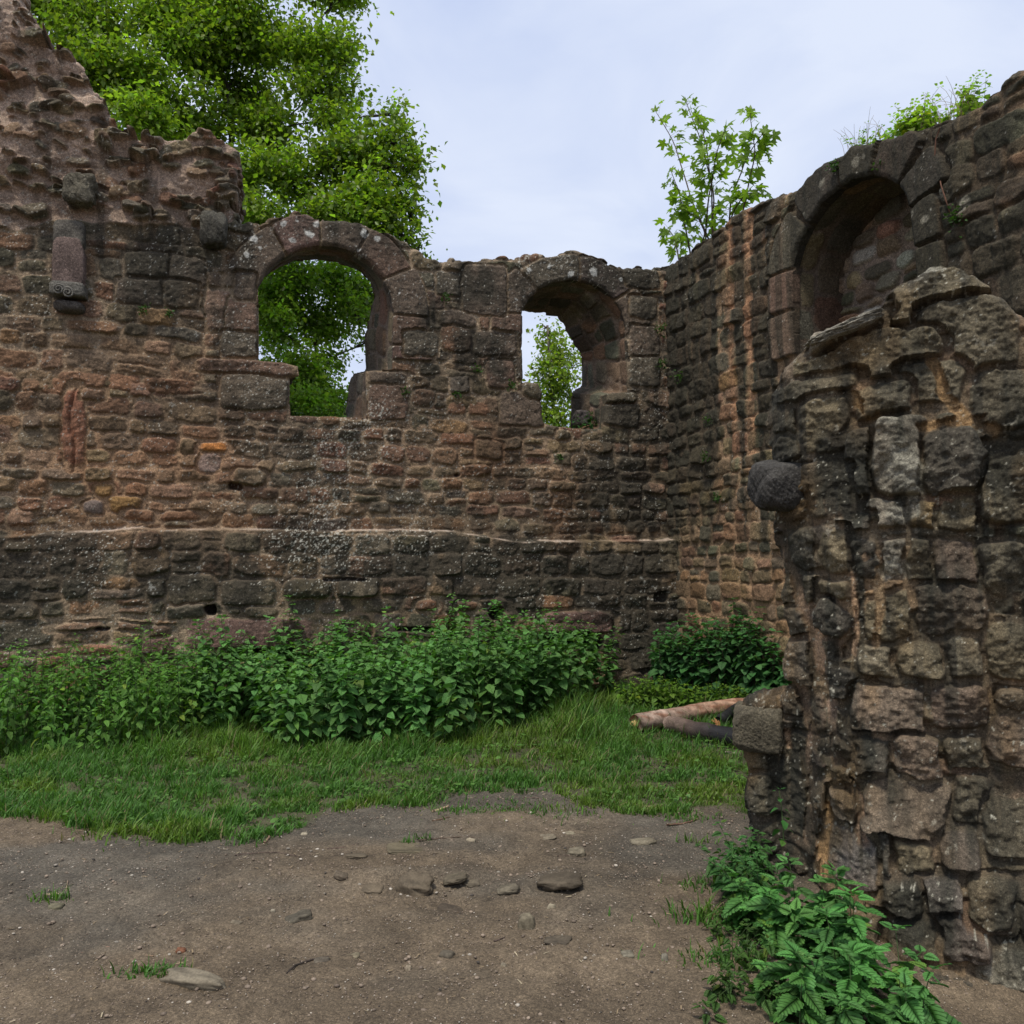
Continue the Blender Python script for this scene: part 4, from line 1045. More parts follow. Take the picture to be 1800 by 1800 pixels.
def tree(name, label, base, top, trunk_r, blobs, leaf_len, per_twig, twigs, col, bark, group=None, inner_dark=0.0, bright=None):
    """blobs: list of (centre, radii) of the crown's leafy masses; limbs grow from the trunk to each"""
    base = np.array(base, float); top = np.array(top, float)
    root = empty(name, base)
    tag(root, label, "tree", group)
    tb = Tubes()
    m = bez(base, (base + top) / 2 + np.array([.3, .2, 0]), top, 14)
    tb.add(m, np.linspace(trunk_r, trunk_r * .25, 14), np.array(bark), 10, .05)
    tb.build("trunk", M_BARK, root, base)
    lb = Tubes(); P = []; D = []; Cc = []; S = []
    nodes = [(m[q], trunk_r * (1 - .7 * q / 13)) for q in range(6, 14)]
    left = [(np.array(c, float), np.array(r) * np.ones(3)) for c, r in blobs]
    links = []
    while left:                                     # each mass hangs on the nearest limb already grown
        best = min(((np.linalg.norm(c - p) + (2.0 if p[2] > c[2] + .3 else 0), qi, pi) for qi, (c, r) in enumerate(left) for pi, (p, _) in enumerate(nodes)))
        c, r = left.pop(best[1]); p0, r0 = nodes[best[2]]
        r1 = max(r0 * .62, .012)
        links.append((c, r, p0, r1)); nodes.append((c, r1))
    subs = []
    for c, r, p0, r1 in links:
        mid = (p0 + c) / 2 + np.array([0, 0, .10 * np.linalg.norm(c - p0)]) + RNG.normal(size=3) * .08
        L = bez(p0, mid, c, 9)
        lb.add(L, np.linspace(r1, r1 * .6, 9), np.array(bark), 6, .05, cap=False)
        for q in range(6):
            sc_ = c + rand_dirs(1)[0] * r * RNG.uniform(.35, .85)
            subs.append((sc_, r * RNG.uniform(.40, .80) * np.array([RNG.uniform(.8, 1.5), RNG.uniform(.8, 1.4), RNG.uniform(.30, .6)]), L))
    for bi, (c, r, L0) in enumerate(subs):
        L = bez(L0[RNG.integers(4, 9)], (L0[6] + c) / 2 + RNG.normal(size=3) * .05, c, 9)
        lb.add(L, np.linspace(.03, .008, 9) * trunk_r / .15, np.array(bark), 4, .05, cap=False)
        bc = RNG.uniform(.72, 1.25)
        nt_ = int(RNG.uniform(.6, 1.25) * twigs * (r.prod() ** (1 / 3)) ** 2)
        bc = RNG.uniform(.8, 1.25)
        for t in range(nt_):
            d = rand_dirs(1)[0]
            rr_ = (RNG.uniform(.3, 1.15) ** .8) * (.62 + .75 * abs(float(vnoise(d[0] * 2.2 + bi * 3.1, d[1] * 2.2 + d[2] * 2.9, 7))) * 1.3)
            e = c + d * r * rr_
            s1 = L[RNG.integers(5, 9)] + (c - L[-1]) * 0 + RNG.normal(size=3) * r * .15
            md = (s1 + e) / 2 + np.array([0, 0, .08])
            tw = bez(s1, md, e, 4)
            if t % 3 == 0: lb.add(tw, np.linspace(trunk_r * .05, .004, 4), np.array(bark), 4, cap=False)
            n_ = per_twig
            f = RNG.uniform(.55, 1.08, n_)[:, None]
            pp = s1 + (e - s1) * f + RNG.normal(size=(n_, 3)) * (0.09 * leaf_len / .09 + .06)
            P.append(pp)
            dd = RNG.normal(size=(n_, 3)) + (e - s1) / (np.linalg.norm(e - s1) + .01) * .8 + np.array([0, 0, -.5])
            D.append(dd)
            kcol = np.array(col) * bc * RNG.uniform(.75, 1.3)
            cc = kcol * RNG.uniform(.7, 1.35, (n_, 1)) * (1 + RNG.uniform(-.12, .12, (n_, 3)))
            Cc.append(cc); S.append(RNG.uniform(.45, 1.35, n_) * leaf_len)
    lb.build("branches", M_BARK, root, base)
    P = np.concatenate(P) - base; D = np.concatenate(D); Cc = np.concatenate(Cc); S = np.concatenate(S)
    up = RNG.normal(size=P.shape) * .55 + np.array([0, 0, 1])
    T, Fc = leaf_tree()
    V3, F3, C3 = instances(T, Fc, P, basis(D, up), S, Cc)
    link("crown", make_mesh("crown", V3, F3, np.clip(C3, .004, 1)), M_LEAF, root)
    return root

def pb_(px, py, rpx, depth, squash=1.0):
    c = at_depth(px, py, depth); r = rpx / F_PX * depth
    return (c, (r, r * 1.0, r * squash))

big = []
for px, py, r, dp in [
    (150, 60, 90, 17), (240, 150, 75, 16), (250, 215, 55, 15.5), (180, 130, 70, 16), (330, 60, 95, 17), (450, 40, 95, 17.5), (540, 80, 75, 17), (560, 160, 55, 17), (580, 215, 40, 16.6), (610, 110, 22, 17),
    (420, 150, 80, 18), (480, 230, 60, 17.5), (350, 200, 70, 17), (330, 270, 50, 16), (440, 300, 60, 16), (450, 370, 50, 15.5), (520, 320, 60, 16), (600, 290, 55, 16), (640, 260, 42, 16.2), (680, 225, 28, 16.2), (697, 200, 16, 16.2),
    (640, 340, 50, 15.5), (700, 300, 38, 16), (738, 280, 20, 16), (700, 360, 32, 16), (722, 372, 18, 16), (715, 420, 24, 16), (735, 440, 14, 16), (560, 380, 45, 15.5), (620, 400, 50, 15.5), (670, 400, 38, 15.5), (700, 250, 30, 16),
    (300, -60, 120, 18), (480, -80, 120, 18), (100, -60, 120, 18), (600, -20, 60, 17.5), (500, 400, 40, 16)]:
    big.append(pb_(px, py, r, dp, .85))
tree("broadleaf_tree", "tall bright green broadleaf tree rising behind the left part of the wall", at_depth(415, 1250, 17.2) * np.array([1, 1, 0]) + np.array([0, 0, -1.5]), at_depth(400, 150, 17.6), .15, big, .118, 17, 235, (0.150, 0.225, 0.026), (.055, .047, .038))
low = []
for px, py, r, dp in [(480, 520, 60, 19), (530, 490, 50, 19), (600, 500, 55, 20), (650, 540, 45, 20), (500, 590, 50, 18.5), (560, 570, 45, 19.5), (520, 650, 55, 18.5), (560, 700, 45, 18.5), (480, 680, 60, 18), (620, 545, 30, 19), (575, 632, 22, 19), (648, 600, 14, 19), (540, 745, 60, 17.5), (600, 712, 22, 18), (460, 450, 60, 20), (420, 560, 60, 20), (560, 760, 60, 18)]:
    low.append(pb_(px, py, r, dp, .95))
tree("broadleaf_tree", "dense mid green tree filling the view through the larger left window", at_depth(610, 1300, 20.5) * np.array([1, 1, 0]) + np.array([0, 0, -2.5]), at_depth(540, 500, 19.5), .13, low, .11, 18, 240, (0.140, 0.230, 0.026), (.06, .05, .04))
sl = []
for i, (px, py, r) in enumerate([(958, 575, 10), (968, 592, 18), (975, 612, 24), (985, 635, 28), (960, 640, 20), (995, 660, 26), (950, 668, 20), (975, 690, 28), (1000, 700, 22), (960, 720, 26), (990, 740, 30), (945, 745, 20), (980, 790, 40), (930, 800, 30)]):
    sl.append(pb_(px, py, r, 24 + .3 * math.sin(i), 1.0))
tree("slender_tree", "young slender yellow green tree seen through the smaller right window", at_depth(985, 1250, 24) * np.array([1, 1, 0]) + np.array([0, 0, -3]), at_depth(962, 572, 24), .13, sl, .13, 11, 150, (0.17, 0.235, 0.035), (.12, .10, .08))

# ------------------------------------------------------------------ stemmed herbs (nettles)
def herbs(name, label, cat, spots, hgt, leaf_len, col, seed, template, spacing=0.075, start=0.15, lean=0.12, stemcol=(.05, .08, .025), top_light=1.35, wide=1.0, parent_name=None, base=None, mat=None, stem_r=.004, droop=.45, hvar=.45):
    rg = np.random.default_rng(seed)
    base = np.array(base if base is not None else spots.mean(0))
    root = empty(name, base); tag(root, label, cat)
    T, Fc = template
    st = Tubes(); P = []; D = []; UP = []; S = []; Cc = []
    hull = spots[:, :2]; ctr = hull.mean(0); ext = np.abs(hull - ctr).max(0) + .01
    for (x, y, z) in spots:
        h = rg.uniform(*hgt) * (1 - .30 * min(1, (abs(x - ctr[0]) / ext[0]) ** 6 + (abs(y - ctr[1]) / ext[1]) ** 5) * (len(spots) > 30)) * (1 + hvar * float(fbm(x / .55, y / .45, 2, seed)))
        ln = rg.normal(0, lean, 2) * h
        a = np.array([x, y, z - .02]); c = np.array([x + ln[0], y + ln[1], z + h]); b = np.array([x + ln[0] * .2, y + ln[1] * .2, z + h * .6])
        n = max(4, int(h / spacing)); 
        st.add(bez(a, b, c, 6), np.linspace(stem_r, stem_r * .45, 6), np.array(stemcol) * rg.uniform(.8, 1.2), 4, cap=False)
        pc = np.array(col) * rg.uniform(.82, 1.2) * (1 + rg.uniform(-.08, .08, 3))
        ph = rg.uniform(0, PI)
        for k_ in range(n + 1):
            t = start + (1 - start) * k_ / n
            p = a * (1 - t) ** 2 + 2 * b * t * (1 - t) + c * t * t
            env = (0.45 + .55 * math.sin(PI * min(1, t * .9 + .12))) if t < .93 else .42
            for q in range(2 if t < .97 else 4):
                an = ph + k_ * PI / 2 * 1.04 + q * (PI if t < .97 else PI / 2) + rg.normal(0, .25)
                dd = np.array([math.cos(an), math.sin(an), (.35 if t > .9 else -.1) + rg.normal(-.0, .25) - droop * (1 - t)])
                P.append(p + dd * .015); D.append(dd); UP.append(np.array([rg.normal(0, .3), rg.normal(0, .3), 1]) + np.array([math.cos(an), math.sin(an), 0]) * .25)
                S.append(leaf_len * env * rg.uniform(.75, 1.2))
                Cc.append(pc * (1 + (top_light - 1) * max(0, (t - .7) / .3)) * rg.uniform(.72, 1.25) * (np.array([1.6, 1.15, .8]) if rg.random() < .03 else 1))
    st.build("stems", M_STEM, root, base)
    P = np.array(P) - base; D = np.array(D); UP = np.array(UP); S = np.array(S); Cc = np.array(Cc)
    B = basis(D, UP); B[:, :, 0] *= wide
    V3, F3, C3 = instances(T, Fc, P, B, S, Cc)
    me = make_mesh("leaves", V3, F3, np.clip(C3, .004, 1)); leaf_coords(me, T, len(P))
    link("leaves", me, mat or M_NETTLE, root)
    return root

def scatter(poly_px, n, seed, jitter_z=0):
    """ground points inside an outline given on the ground"""
    P = np.array([on_ground(a, b)[:2] for a, b in poly_px])
    rg = np.random.default_rng(seed); out = []
    lo, hi = P.min(0), P.max(0)
    while len(out) < n:
        c = rg.uniform(lo, hi, (400, 2))
        s_, _ = sd_poly(c[:, 0], c[:, 1], P)
        out += list(c[s_ > 0])
    out = np.array(out[:n])
    return np.column_stack([out, ground_z(out[:, 0], out[:, 1])])

LS = leaf_simple(fold=.10, w=.40, droop=.22)
LSR = leaf_serrated()
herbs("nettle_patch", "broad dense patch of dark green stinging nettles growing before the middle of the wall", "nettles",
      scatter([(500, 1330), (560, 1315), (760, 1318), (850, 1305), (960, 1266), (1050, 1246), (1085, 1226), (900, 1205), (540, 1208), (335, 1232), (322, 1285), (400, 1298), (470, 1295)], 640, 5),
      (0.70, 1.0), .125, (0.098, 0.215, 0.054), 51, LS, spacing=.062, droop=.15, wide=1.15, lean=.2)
herbs("nettle_patch", "lighter green airy patch of young nettles below the wall by the left edge", "nettles",
      scatter([(-100, 1345), (80, 1340), (200, 1330), (340, 1312), (365, 1275), (345, 1225), (100, 1235), (-100, 1240)], 420, 6),
      (0.55, .88), .10, (0.100, 0.215, 0.038), 52, LS, spacing=.065, wide=.8)
herbs("shrub", "dark green leafy shrub growing in the corner where the two walls meet", "shrub",
      scatter([(1150, 1228), (1190, 1224), (1290, 1243), (1390, 1262), (1395, 1274), (1260, 1254), (1160, 1240)], 280, 7),
      (0.55, 0.98), .135, (0.048, 0.130, 0.036), 53, LS, spacing=.08, start=.1, lean=.16, stemcol=(.08, .05, .04), wide=1.15)
herbs("ground_elder", "low bright yellow green leafy herbs under the shrub in the wall corner", "herbs",
      scatter([(1080, 1243), (1150, 1240), (1260, 1254), (1385, 1272), (1385, 1280), (1240, 1262), (1100, 1254)], 240, 8),
      (0.10, .28), .085, (0.105, 0.190, 0.022), 54, LS, spacing=.06)
herbs("nettle_plant", "lone bare-stemmed nettle sticking up above the middle patch", "nettles",
      np.array([[*gpos(838, 1225)[:2], .05]]), (1.15, 1.2), .15, (0.06, 0.13, 0.03), 55, LS, spacing=.16, start=.7)
herbs("nettle_plant", "two pale upright nettles at the dark gap between the left and middle patches", "nettles",
      np.array([[*gpos(500, 1322)[:2], 0], [*gpos(520, 1325)[:2], 0]]), (.3, .4), .16, (0.10, 0.19, 0.035), 56, LS, spacing=.09, start=.4, wide=.6)
# foreground nettles at the foot of the near pier
fg = scatter([(1300, 1600), (1320, 1680), (1330, 1800), (1500, 1830), (1660, 1830), (1650, 1760), (1560, 1690), (1450, 1620), (1350, 1580)], 36, 9)
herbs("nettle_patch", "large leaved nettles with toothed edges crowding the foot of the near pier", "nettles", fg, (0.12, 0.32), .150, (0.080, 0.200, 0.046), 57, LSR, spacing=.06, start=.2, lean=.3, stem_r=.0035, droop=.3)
fg2 = scatter([(1255, 1540), (1270, 1590), (1330, 1640), (1380, 1560), (1320, 1510)], 26, 10)
herbs("nettle_patch", "small dark nettles beside the broken corner stones of the near pier", "nettles", fg2, (0.12, 0.24), .08, (0.055, 0.14, 0.034), 58, LSR, spacing=.045, start=.15, lean=.35, stem_r=.003)
fg3 = scatter([(1250, 1640), (1240, 1790), (1400, 1790), (1350, 1650), (1290, 1610)], 36, 12)
herbs("weeds", "low straggling weeds edging the path in front of the near nettles", "weeds", fg3, (0.05, 0.16), .05, (0.055, 0.115, 0.022), 59, LSR, spacing=.035, start=.1, lean=.5, stem_r=.002)
herbs("nettle_plant", "small sprig with round leaves growing out of the near pier", "sprig",
      np.array([on_wall(PW, 1378, 1480, .0)]), (.28, .3), .06, (0.045, 0.13, 0.03), 60, LS, spacing=.05, start=.1, wide=1.2)
# ferns and tufts in the joints
def tuft(px, py, fr, n, r, seed, label, parent=None, ln=.035):
    c = on_wall(fr, px, py, .06)
    rg = np.random.default_rng(seed)
    P = rg.normal(size=(n, 3)) * r * .45
    D = rg.normal(size=(n, 3)) + fr.n * 1.2 + np.array([0, 0, .2])
    Cc = np.array([.05, .11, .02]) * rg.uniform(.6, 1.5, (n, 1))
    V3, F3, C3 = instances(LS[0], LS[1], P, basis(D, rg.normal(size=(n, 3)) * .5 + [0, 0, 1]), rg.uniform(.6, 1.3, n) * ln, Cc)
    o = link("wall_fern", make_mesh("wall_fern", V3, F3, C3), M_NETTLE, None, c)
    tag(o, label, "fern", "small green tufts rooted in the wall joints")
for i, (px, py, fr, n, r, lab) in enumerate([
    (252, 543, BW, 45, .06, "small green fern tuft on the dark left masonry near the capital"), (297, 552, BW, 35, .06, "small fern tuft right of the other one on the left masonry"),
    (784, 522, BW, 50, .07, "round fern tuft high between the two windows"), (712, 688, BW, 40, .06, "fern tuft just below the right side of the larger window"),
    (838, 648, BW, 45, .07, "fern tuft left of the smaller window"), (900, 678, BW, 50, .07, "fern tuft at the lower left corner of the smaller window"), (803, 692, BW, 30, .05, "faint fern tuft between the window sills"),
    (982, 803, BW, 45, .06, "fern tuft on the masonry below the smaller window"), (770, 1003, BW, 50, .06, "fern tuft under the ledge in the middle of the wall"),
    (600, 1070, BW, 60, .10, "fern tuft above the middle nettles on the left"), (515, 1082, BW, 60, .09, "fern tuft over the dark slot in the wall foot"),
    (1160, 580, BW, 60, .09, "fern tuft in the wall corner, the upper one"), (1162, 640, BW, 60, .10, "fern tuft in the wall corner at the height of the window sill"), (1180, 1028, BW, 40, .07, "fern tuft low in the wall corner"),
    (1075, 1060, BW, 40, .07, "fern tuft beside the curved lintel"), (1470, 292, RW, 60, .08, "moss tuft on the outer curve of the niche arch"), (1545, 295, RW, 50, .07, "moss tuft at the crown of the niche arch"),
    (1685, 382, RW, 90, .10, "bright moss cushion right of the niche arch"), (1245, 740, RW, 40, .07, "fern tuft midway up the streaked side wall"), (1240, 803, RW, 40, .06, "fern tuft lower on the streaked side wall"),
    (1262, 876, RW, 50, .08, "fern tuft on the offset of the side wall"), (1195, 660, RW, 40, .08, "fern tuft on the side wall close to the corner")]):
    tuft(px, py, fr, n, r, 600 + i, lab)
# leafy weeds rooted on the sill of the smaller window
sw = on_wall(BW, 1030, 752, -.25)
herbs("sill_weeds", "green leafy weeds growing on the sill of the smaller window", "weeds", np.array([sw + np.array([dx, dx * .3, -.02]) for dx in (-.14, -.06, .0, .06, .12, .18)]), (.12, .3), .085, (0.035, 0.10, 0.02), 61, LS, spacing=.05, start=.15, lean=.3)
sw = on_wall(BW, 560, 733, -.5)
herbs("sill_weeds", "grassy green weeds on the sill of the larger window", "weeds", np.array([sw + np.array([dx, dx * .3, -.05]) for dx in np.linspace(-.4, .3, 14)]), (.08, .2), .07, (0.06, 0.13, 0.02), 62, LS, spacing=.04, start=.1, lean=.3)
rock("loose_stone", on_wall(BW, 1020, 738, -.5), (0.22, .3, .22), 18, M_WALL, None, (.06, .05, .045), .6, rz)
tag(bpy.data.objects["loose_stone"], "dark loose stone lying at the back of the smaller window sill", "stone")

# ------------------------------------------------------------------ maple sapling on the side wall
def sapling():
    rg = np.random.default_rng(77)
    def W(px, py, dn): return on_wall(RW, px, py, -0.45 + dn)
    base = W(1262, 425, 0) - np.array([0, 0, .1])
    root = empty("maple_sapling", base); tag(root, "young maple sapling with several thin stems on top of the side wall near the corner", "sapling")
    st = Tubes(); P = []; D = []; S = []; Cc = []
    stems = [[(1250, 440), (1255, 340), (1230, 240), (1205, 178)], [(1250, 430), (1215, 350), (1185, 250), (1152, 195)], [(1256, 430), (1250, 330), (1242, 250), (1228, 215)],
             [(1300, 400), (1312, 340), (1328, 270), (1318, 195)], [(1240, 440), (1245, 350), (1262, 260), (1275, 228)], [(1215, 450), (1205, 400), (1195, 340), (1180, 300)],
             [(1280, 410), (1285, 350), (1315, 270), (1345, 230)], [(1195, 462), (1190, 440), (1185, 420), (1175, 400)], [(1265, 430), (1290, 370), (1310, 340), (1340, 340)], [(1230, 445), (1240, 410), (1225, 380), (1200, 370)]]
    bk = np.array([.10, .075, .045])
    for si, s_ in enumerate(stems):
        dn = rg.uniform(-.35, .45)
        pts = np.array([W(a, b, dn * (i / 3)) for i, (a, b) in enumerate(s_)])
        t = np.linspace(0, 3, 18); pts = np.stack([np.interp(t, range(4), pts[:, k_]) for k_ in range(3)], -1) + rg.normal(size=(18, 3)) * .006
        pts[1:-1] = (pts[:-2] + pts[1:-1] * 2 + pts[2:]) / 4
        st.add(pts, np.linspace(.013, .004, 18), bk, 5, cap=False)
        n = 40
        for k_ in range(n):
            f = rg.uniform(.12, 1.0) ** .85 * 17
            p = pts[int(f)] + (pts[min(17, int(f) + 1)] - pts[int(f)]) * (f % 1)
            d = rg.normal(size=3); d[2] = abs(d[2]) * .4; d /= np.linalg.norm(d)
            L = rg.uniform(.06, .20)
            q = p + d * L
            st.add(np.array([p, (p + q) / 2 + [0, 0, .01], q]), [.002, .0018, .0015], np.array([.14, .13, .05]), 3, cap=False)
            P.append(q); D.append(d * .8 + np.array([0, 0, -.45])); S.append(rg.uniform(.06, .15)); Cc.append(np.array([0.17, 0.27, 0.030]) * rg.uniform(.75, 1.25))
        P.append(pts[-1]); D.append(np.array([0, 0, 1.0]) + rg.normal(size=3) * .5); S.append(.1); Cc.append(np.array([0.17, 0.26, 0.035]))
    st.build("stems", M_BARK, root, base)
    T, Fc = leaf_maple()
    P = np.array(P) - base
    V3, F3, C3 = instances(T, Fc, P, basis(np.array(D), rg.normal(size=P.shape) * .75 + np.array([-.3, -.5, .7])), np.array(S), np.array(Cc))
    link("leaves", make_mesh("leaves", V3, F3, C3, smooth=False), M_LEAF, root)
sapling()

# climbing weeds and dry grass on the head of the side wall
def crest():
    rg = np.random.default_rng(78)
    for (pxs, pys, n, lab, ll, colr, hg) in (
        ((1488, 1530), (278, 262), 16, "grassy weeds at the left end of the tuft row above the niche", .05, (.10, .17, .03), (.12, .32)),
        ((1520, 1590), (258, 245), 18, "round leaved bindweed straggling over the wall head above the niche", .085, (.14, .24, .04), (.10, .25)),
        ((1590, 1665), (243, 220), 34, "bright dense bramble bush on top of the side wall", .085, (.17, .26, .04), (.18, .34)),
        ((1670, 1730), (215, 185), 16, "straggling climber on the wall head at the right edge", .08, (.13, .22, .04), (.12, .38))):
        sp = []
        for i in range(n):
            f = rg.random(); px = pxs[0] + (pxs[1] - pxs[0]) * f; py = pys[0] + (pys[1] - pys[0]) * f
            sp.append(on_wall(RW, px, py + 8, -rg.uniform(.05, .3)) - np.array([0, 0, .03]))
        r_ = herbs("wall_head_weeds", lab, "weeds", np.array(sp), hg, ll, colr, rg.integers(999), LS, spacing=.045, start=.05, lean=.4, wide=1.25, mat=M_LEAF, stemcol=(.13, .10, .05), stem_r=.003)
    tb = Tubes()
    for i in range(70):
        px = rg.uniform(1478, 1720); py = np.interp(px, [1478, 1520, 1600, 1720], [282, 258, 242, 190])
        a = on_wall(RW, px, py + 4, -rg.uniform(.03, .2)); h = rg.uniform(.12, .36)
        c = a + np.array([rg.normal(0, .12), rg.normal(0, .1), h])
        tb.add(bez(a, a + np.array([0, 0, h * .7]), c, 5), np.linspace(.003, .0012, 5), np.array([.26, .20, .11]), 3, cap=False)
    o = tb.build("dry_grass", M_STEM); tag(o, "thin dry grass stalks on the head of the side wall", "grass", kind="stuff")
    tb = Tubes()
    pts = [on_wall(RW, a, b, .09 + .02 * math.sin(i * 1.7)) for i, (a, b) in enumerate(((1652, 225), (1645, 245), (1643, 275), (1650, 300), (1654, 325), (1662, 350), (1670, 375)))]
    tb.add(np.array(pts), .006, np.array([.16, .08, .05]), 5)
    o = tb.build("bramble_runner", M_STEM); tag(o, "thin reddish runner hanging down the wall right of the niche", "runner")
crest()

# ------------------------------------------------------------------ grass
def grass():
    rg = np.random.default_rng(90)
    P = []
    xs = rg.uniform(-7.0, 3.2, 520000); ys = 4.6 + (11.0 - 4.6) * rg.random(520000) ** 1.25
    ga_ = grass_amount(xs, ys)
    cl = fbm(xs / .16, ys / .16, 2, 91) + .5 * fbm(xs / .6, ys / .5, 2, 92)
    den = sstep(-.02, .10, ga_) * np.clip(.52 + 1.3 * (cl + .25), 0.10, 1)
    # worn patch in the turf
    for (a, b, w, h) in ((935, 1340, .35, .25), (690, 1372, .25, .2), (840, 1418, .35, .1), (1280, 1330, .35, .4), (1230, 1300, .55, .16), (1300, 1305, .5, .35), (1160, 1292, .3, .12)):
        p = on_ground(a, b); den = den * (1 - .85 * np.exp(-(((xs - p[0]) / w) ** 2 + ((ys - p[1]) / h) ** 2)))
    near_wall = sstep(11.2, 10.4, ys)
    m = rg.random(len(xs)) < den * near_wall * np.clip(1.5 - .12 * ys, .35, 1)
    m &= (np.abs(xs / ys) < .66) & ~((xs > 1.25) & (ys < 5.0))
    # thin stray blades on the path edge and along the near pier
    x2 = []; 
    for (a, b, n, r) in ((930, 1425, 500, .35), (810, 1428, 160, .12), (870, 1432, 140, .1), (270, 1716, 130, .07), (88, 1590, 60, .05), (235, 1042 + 430, 200, .2), (1265, 1620, 260, .14), (1250, 1560, 120, .1), (1255, 1690, 160, .12), (1200, 1435, 160, .12), (715, 1487, 25, .03), (744, 1480, 20, .03), (1225, 1480, 40, .08)):
        p = on_ground(a, b); x2.append(np.column_stack([rg.normal(p[0], r, n), rg.normal(p[1], r * .4, n)]))
    x2 = np.concatenate(x2)
    x = np.concatenate([xs[m], x2[:, 0]]); y = np.concatenate([ys[m], x2[:, 1]])
    n = len(x)
    z = ground_z(x, y)
    tall = np.clip(.55 + .5 * fbm(x / .16, y / .16, 2, 91) + .35 * fbm(x / .5, y / .5, 2, 95), .25, 1.6)
    L = rg.uniform(.045, .17, n) * tall * np.where(rg.random(n) < .06, 1.5, 1) * (1 + 1.5 * sstep(7.2, 8.2, y) * np.clip(.6 + fbm(x / .35, y / .3, 2, 96), .2, 1.3))
    L[-len(x2):] *= .75
    an = rg.uniform(0, 2 * PI, n); lean = rg.uniform(.15, .95, n)
    d = np.stack([np.cos(an), np.sin(an)], -1)
    w = rg.uniform(.0022, .0058, n)
    t = np.array([0, .4, .75, 1.0]); ww = np.array([1, .9, .55, .0])
    base = np.stack([x, y, z - .005], -1)
    side = np.stack([-np.sin(an + .6), np.cos(an + .6), np.zeros(n)], -1)
    rows = []
    for ti, wi in zip(t, ww):
        hor = (ti ** 1.8) * lean * L; ver = L * (ti - .35 * lean * ti ** 2.4)
        c = base + np.concatenate([d * hor[:, None], ver[:, None]], 1)
        if wi > 0: rows.append(c - side * (w * wi)[:, None]); rows.append(c + side * (w * wi)[:, None])
        else: rows.append(c)
    V3 = np.stack(rows, 1)                # n,7,3
    o = (np.arange(n) * 7)[:, None]
    Q = np.concatenate([o + np.array([[0, 1, 3, 2]]), o + np.array([[2, 3, 5, 4]])]); T3 = o + np.array([[4, 5, 6]])
    yel = sstep(-.2, .6, fbm(x / .5, y / .4, 3, 97))[:, None]
    c = np.array([.068, .160, .028]) * (1 - yel) + np.array([.120, .190, .028]) * yel
    hot = np.exp(-(((x - on_ground(420, 1330)[0]) / .9) ** 2 + ((y - on_ground(420, 1320)[1]) / .5) ** 2))[:, None]
    c = c * (1 - hot * .6) + np.array([.12, .21, .025]) * hot * .6
    c = c * rg.uniform(.5, 1.55, (n, 1))
    dry = rg.random(n) < .05
    c[dry] = np.array([.22, .18, .09]) * rg.uniform(.7, 1.2, (dry.sum(), 1))
    me = make_mesh("grass", V3.reshape(-1, 3), [Q, T3], np.repeat(c, 7, 0))
    o_ = link("grass", me, M_GRASS); tag(o_, "tufted green grass between the path and the nettles", "grass", kind="stuff")
    print("grass blades", n)
grass()

def low_weeds():
    rg = np.random.default_rng(99)
    n = 26000
    x = rg.uniform(-7, 3, n); y = rg.uniform(4.8, 10.6, n)
    ga_ = grass_amount(x, y); pn = fbm(x / .3, y / .25, 3, 98)
    m = (ga_ > .03) & (np.abs(x / y) < .66) & (rg.random(n) < np.clip(.15 + 1.8 * pn, .04, 1)) & ~((x > 1.25) & (y < 5.0))
    x, y = x[m], y[m]; n = len(x)
    an = rg.uniform(0, 2 * PI, n)
    D = np.stack([np.cos(an), np.sin(an), rg.uniform(-.2, .5, n)], -1)
    P = np.stack([x, y, ground_z(x, y) + rg.uniform(.01, .075, n)], -1)
    c = np.array([.085, .175, .035]) * rg.uniform(.6, 1.4, (n, 1))
    V3, F3, C3 = instances(LS[0] * np.array([1.5, 1, 1]), LS[1], P, basis(D, rg.normal(size=(n, 3)) * .25 + [0, 0, 1]), rg.uniform(.018, .045, n), c)
    o = link("clover", make_mesh("clover", V3, F3, C3), M_GRASS); tag(o, "small round leaved weeds mixed into the turf", "clover", kind="stuff")
    n = 2600
    x = rg.uniform(-4.5, 2.4, n); y = 2.6 + 4.6 * rg.random(n)
    x = np.concatenate([x, rg.uniform(-4.5, 2.0, 900)]); y = np.concatenate([y, np.interp(x[n:], EDGE[:, 0], EDGE[:, 1]) + rg.normal(0, .10, 900)])
    m = (np.abs(x / y) < .66) & (grass_amount(x, y) < .12); x, y = x[m], y[m]; n = len(x)
    an = rg.uniform(0, 2 * PI, n); D = np.stack([np.cos(an), np.sin(an), rg.normal(0, .12, n)], -1)
    T = np.array([[-.05, 0, 0], [.05, 0, 0], [.04, 1, .02], [-.04, 1, .02], [-.05, .5, .05], [.05, .5, .05]]); Fc = np.array([[0, 1, 5], [0, 5, 4], [4, 5, 2], [4, 2, 3]])
    k_ = rg.random((n, 1)); c = np.where(k_ < .6, np.array([[.23, .17, .10]]), np.where(k_ < .85, np.array([[.10, .07, .045]]), np.array([[.34, .28, .18]]))) * rg.uniform(.6, 1.2, (n, 1))
    V3, F3, C3 = instances(T * np.array([1.6, 1, 1]), Fc, np.stack([x, y, ground_z(x, y) + .004], -1), basis(D, np.tile([0, 0, 1.0], (n, 1)) + rg.normal(size=(n, 3)) * .2), rg.uniform(.008, .032, n), c)
    o = link("litter", make_mesh("litter", V3, F3, C3), M_WOOD); tag(o, "fine straw and bark litter on the trodden earth", "litter", kind="stuff")
low_weeds()

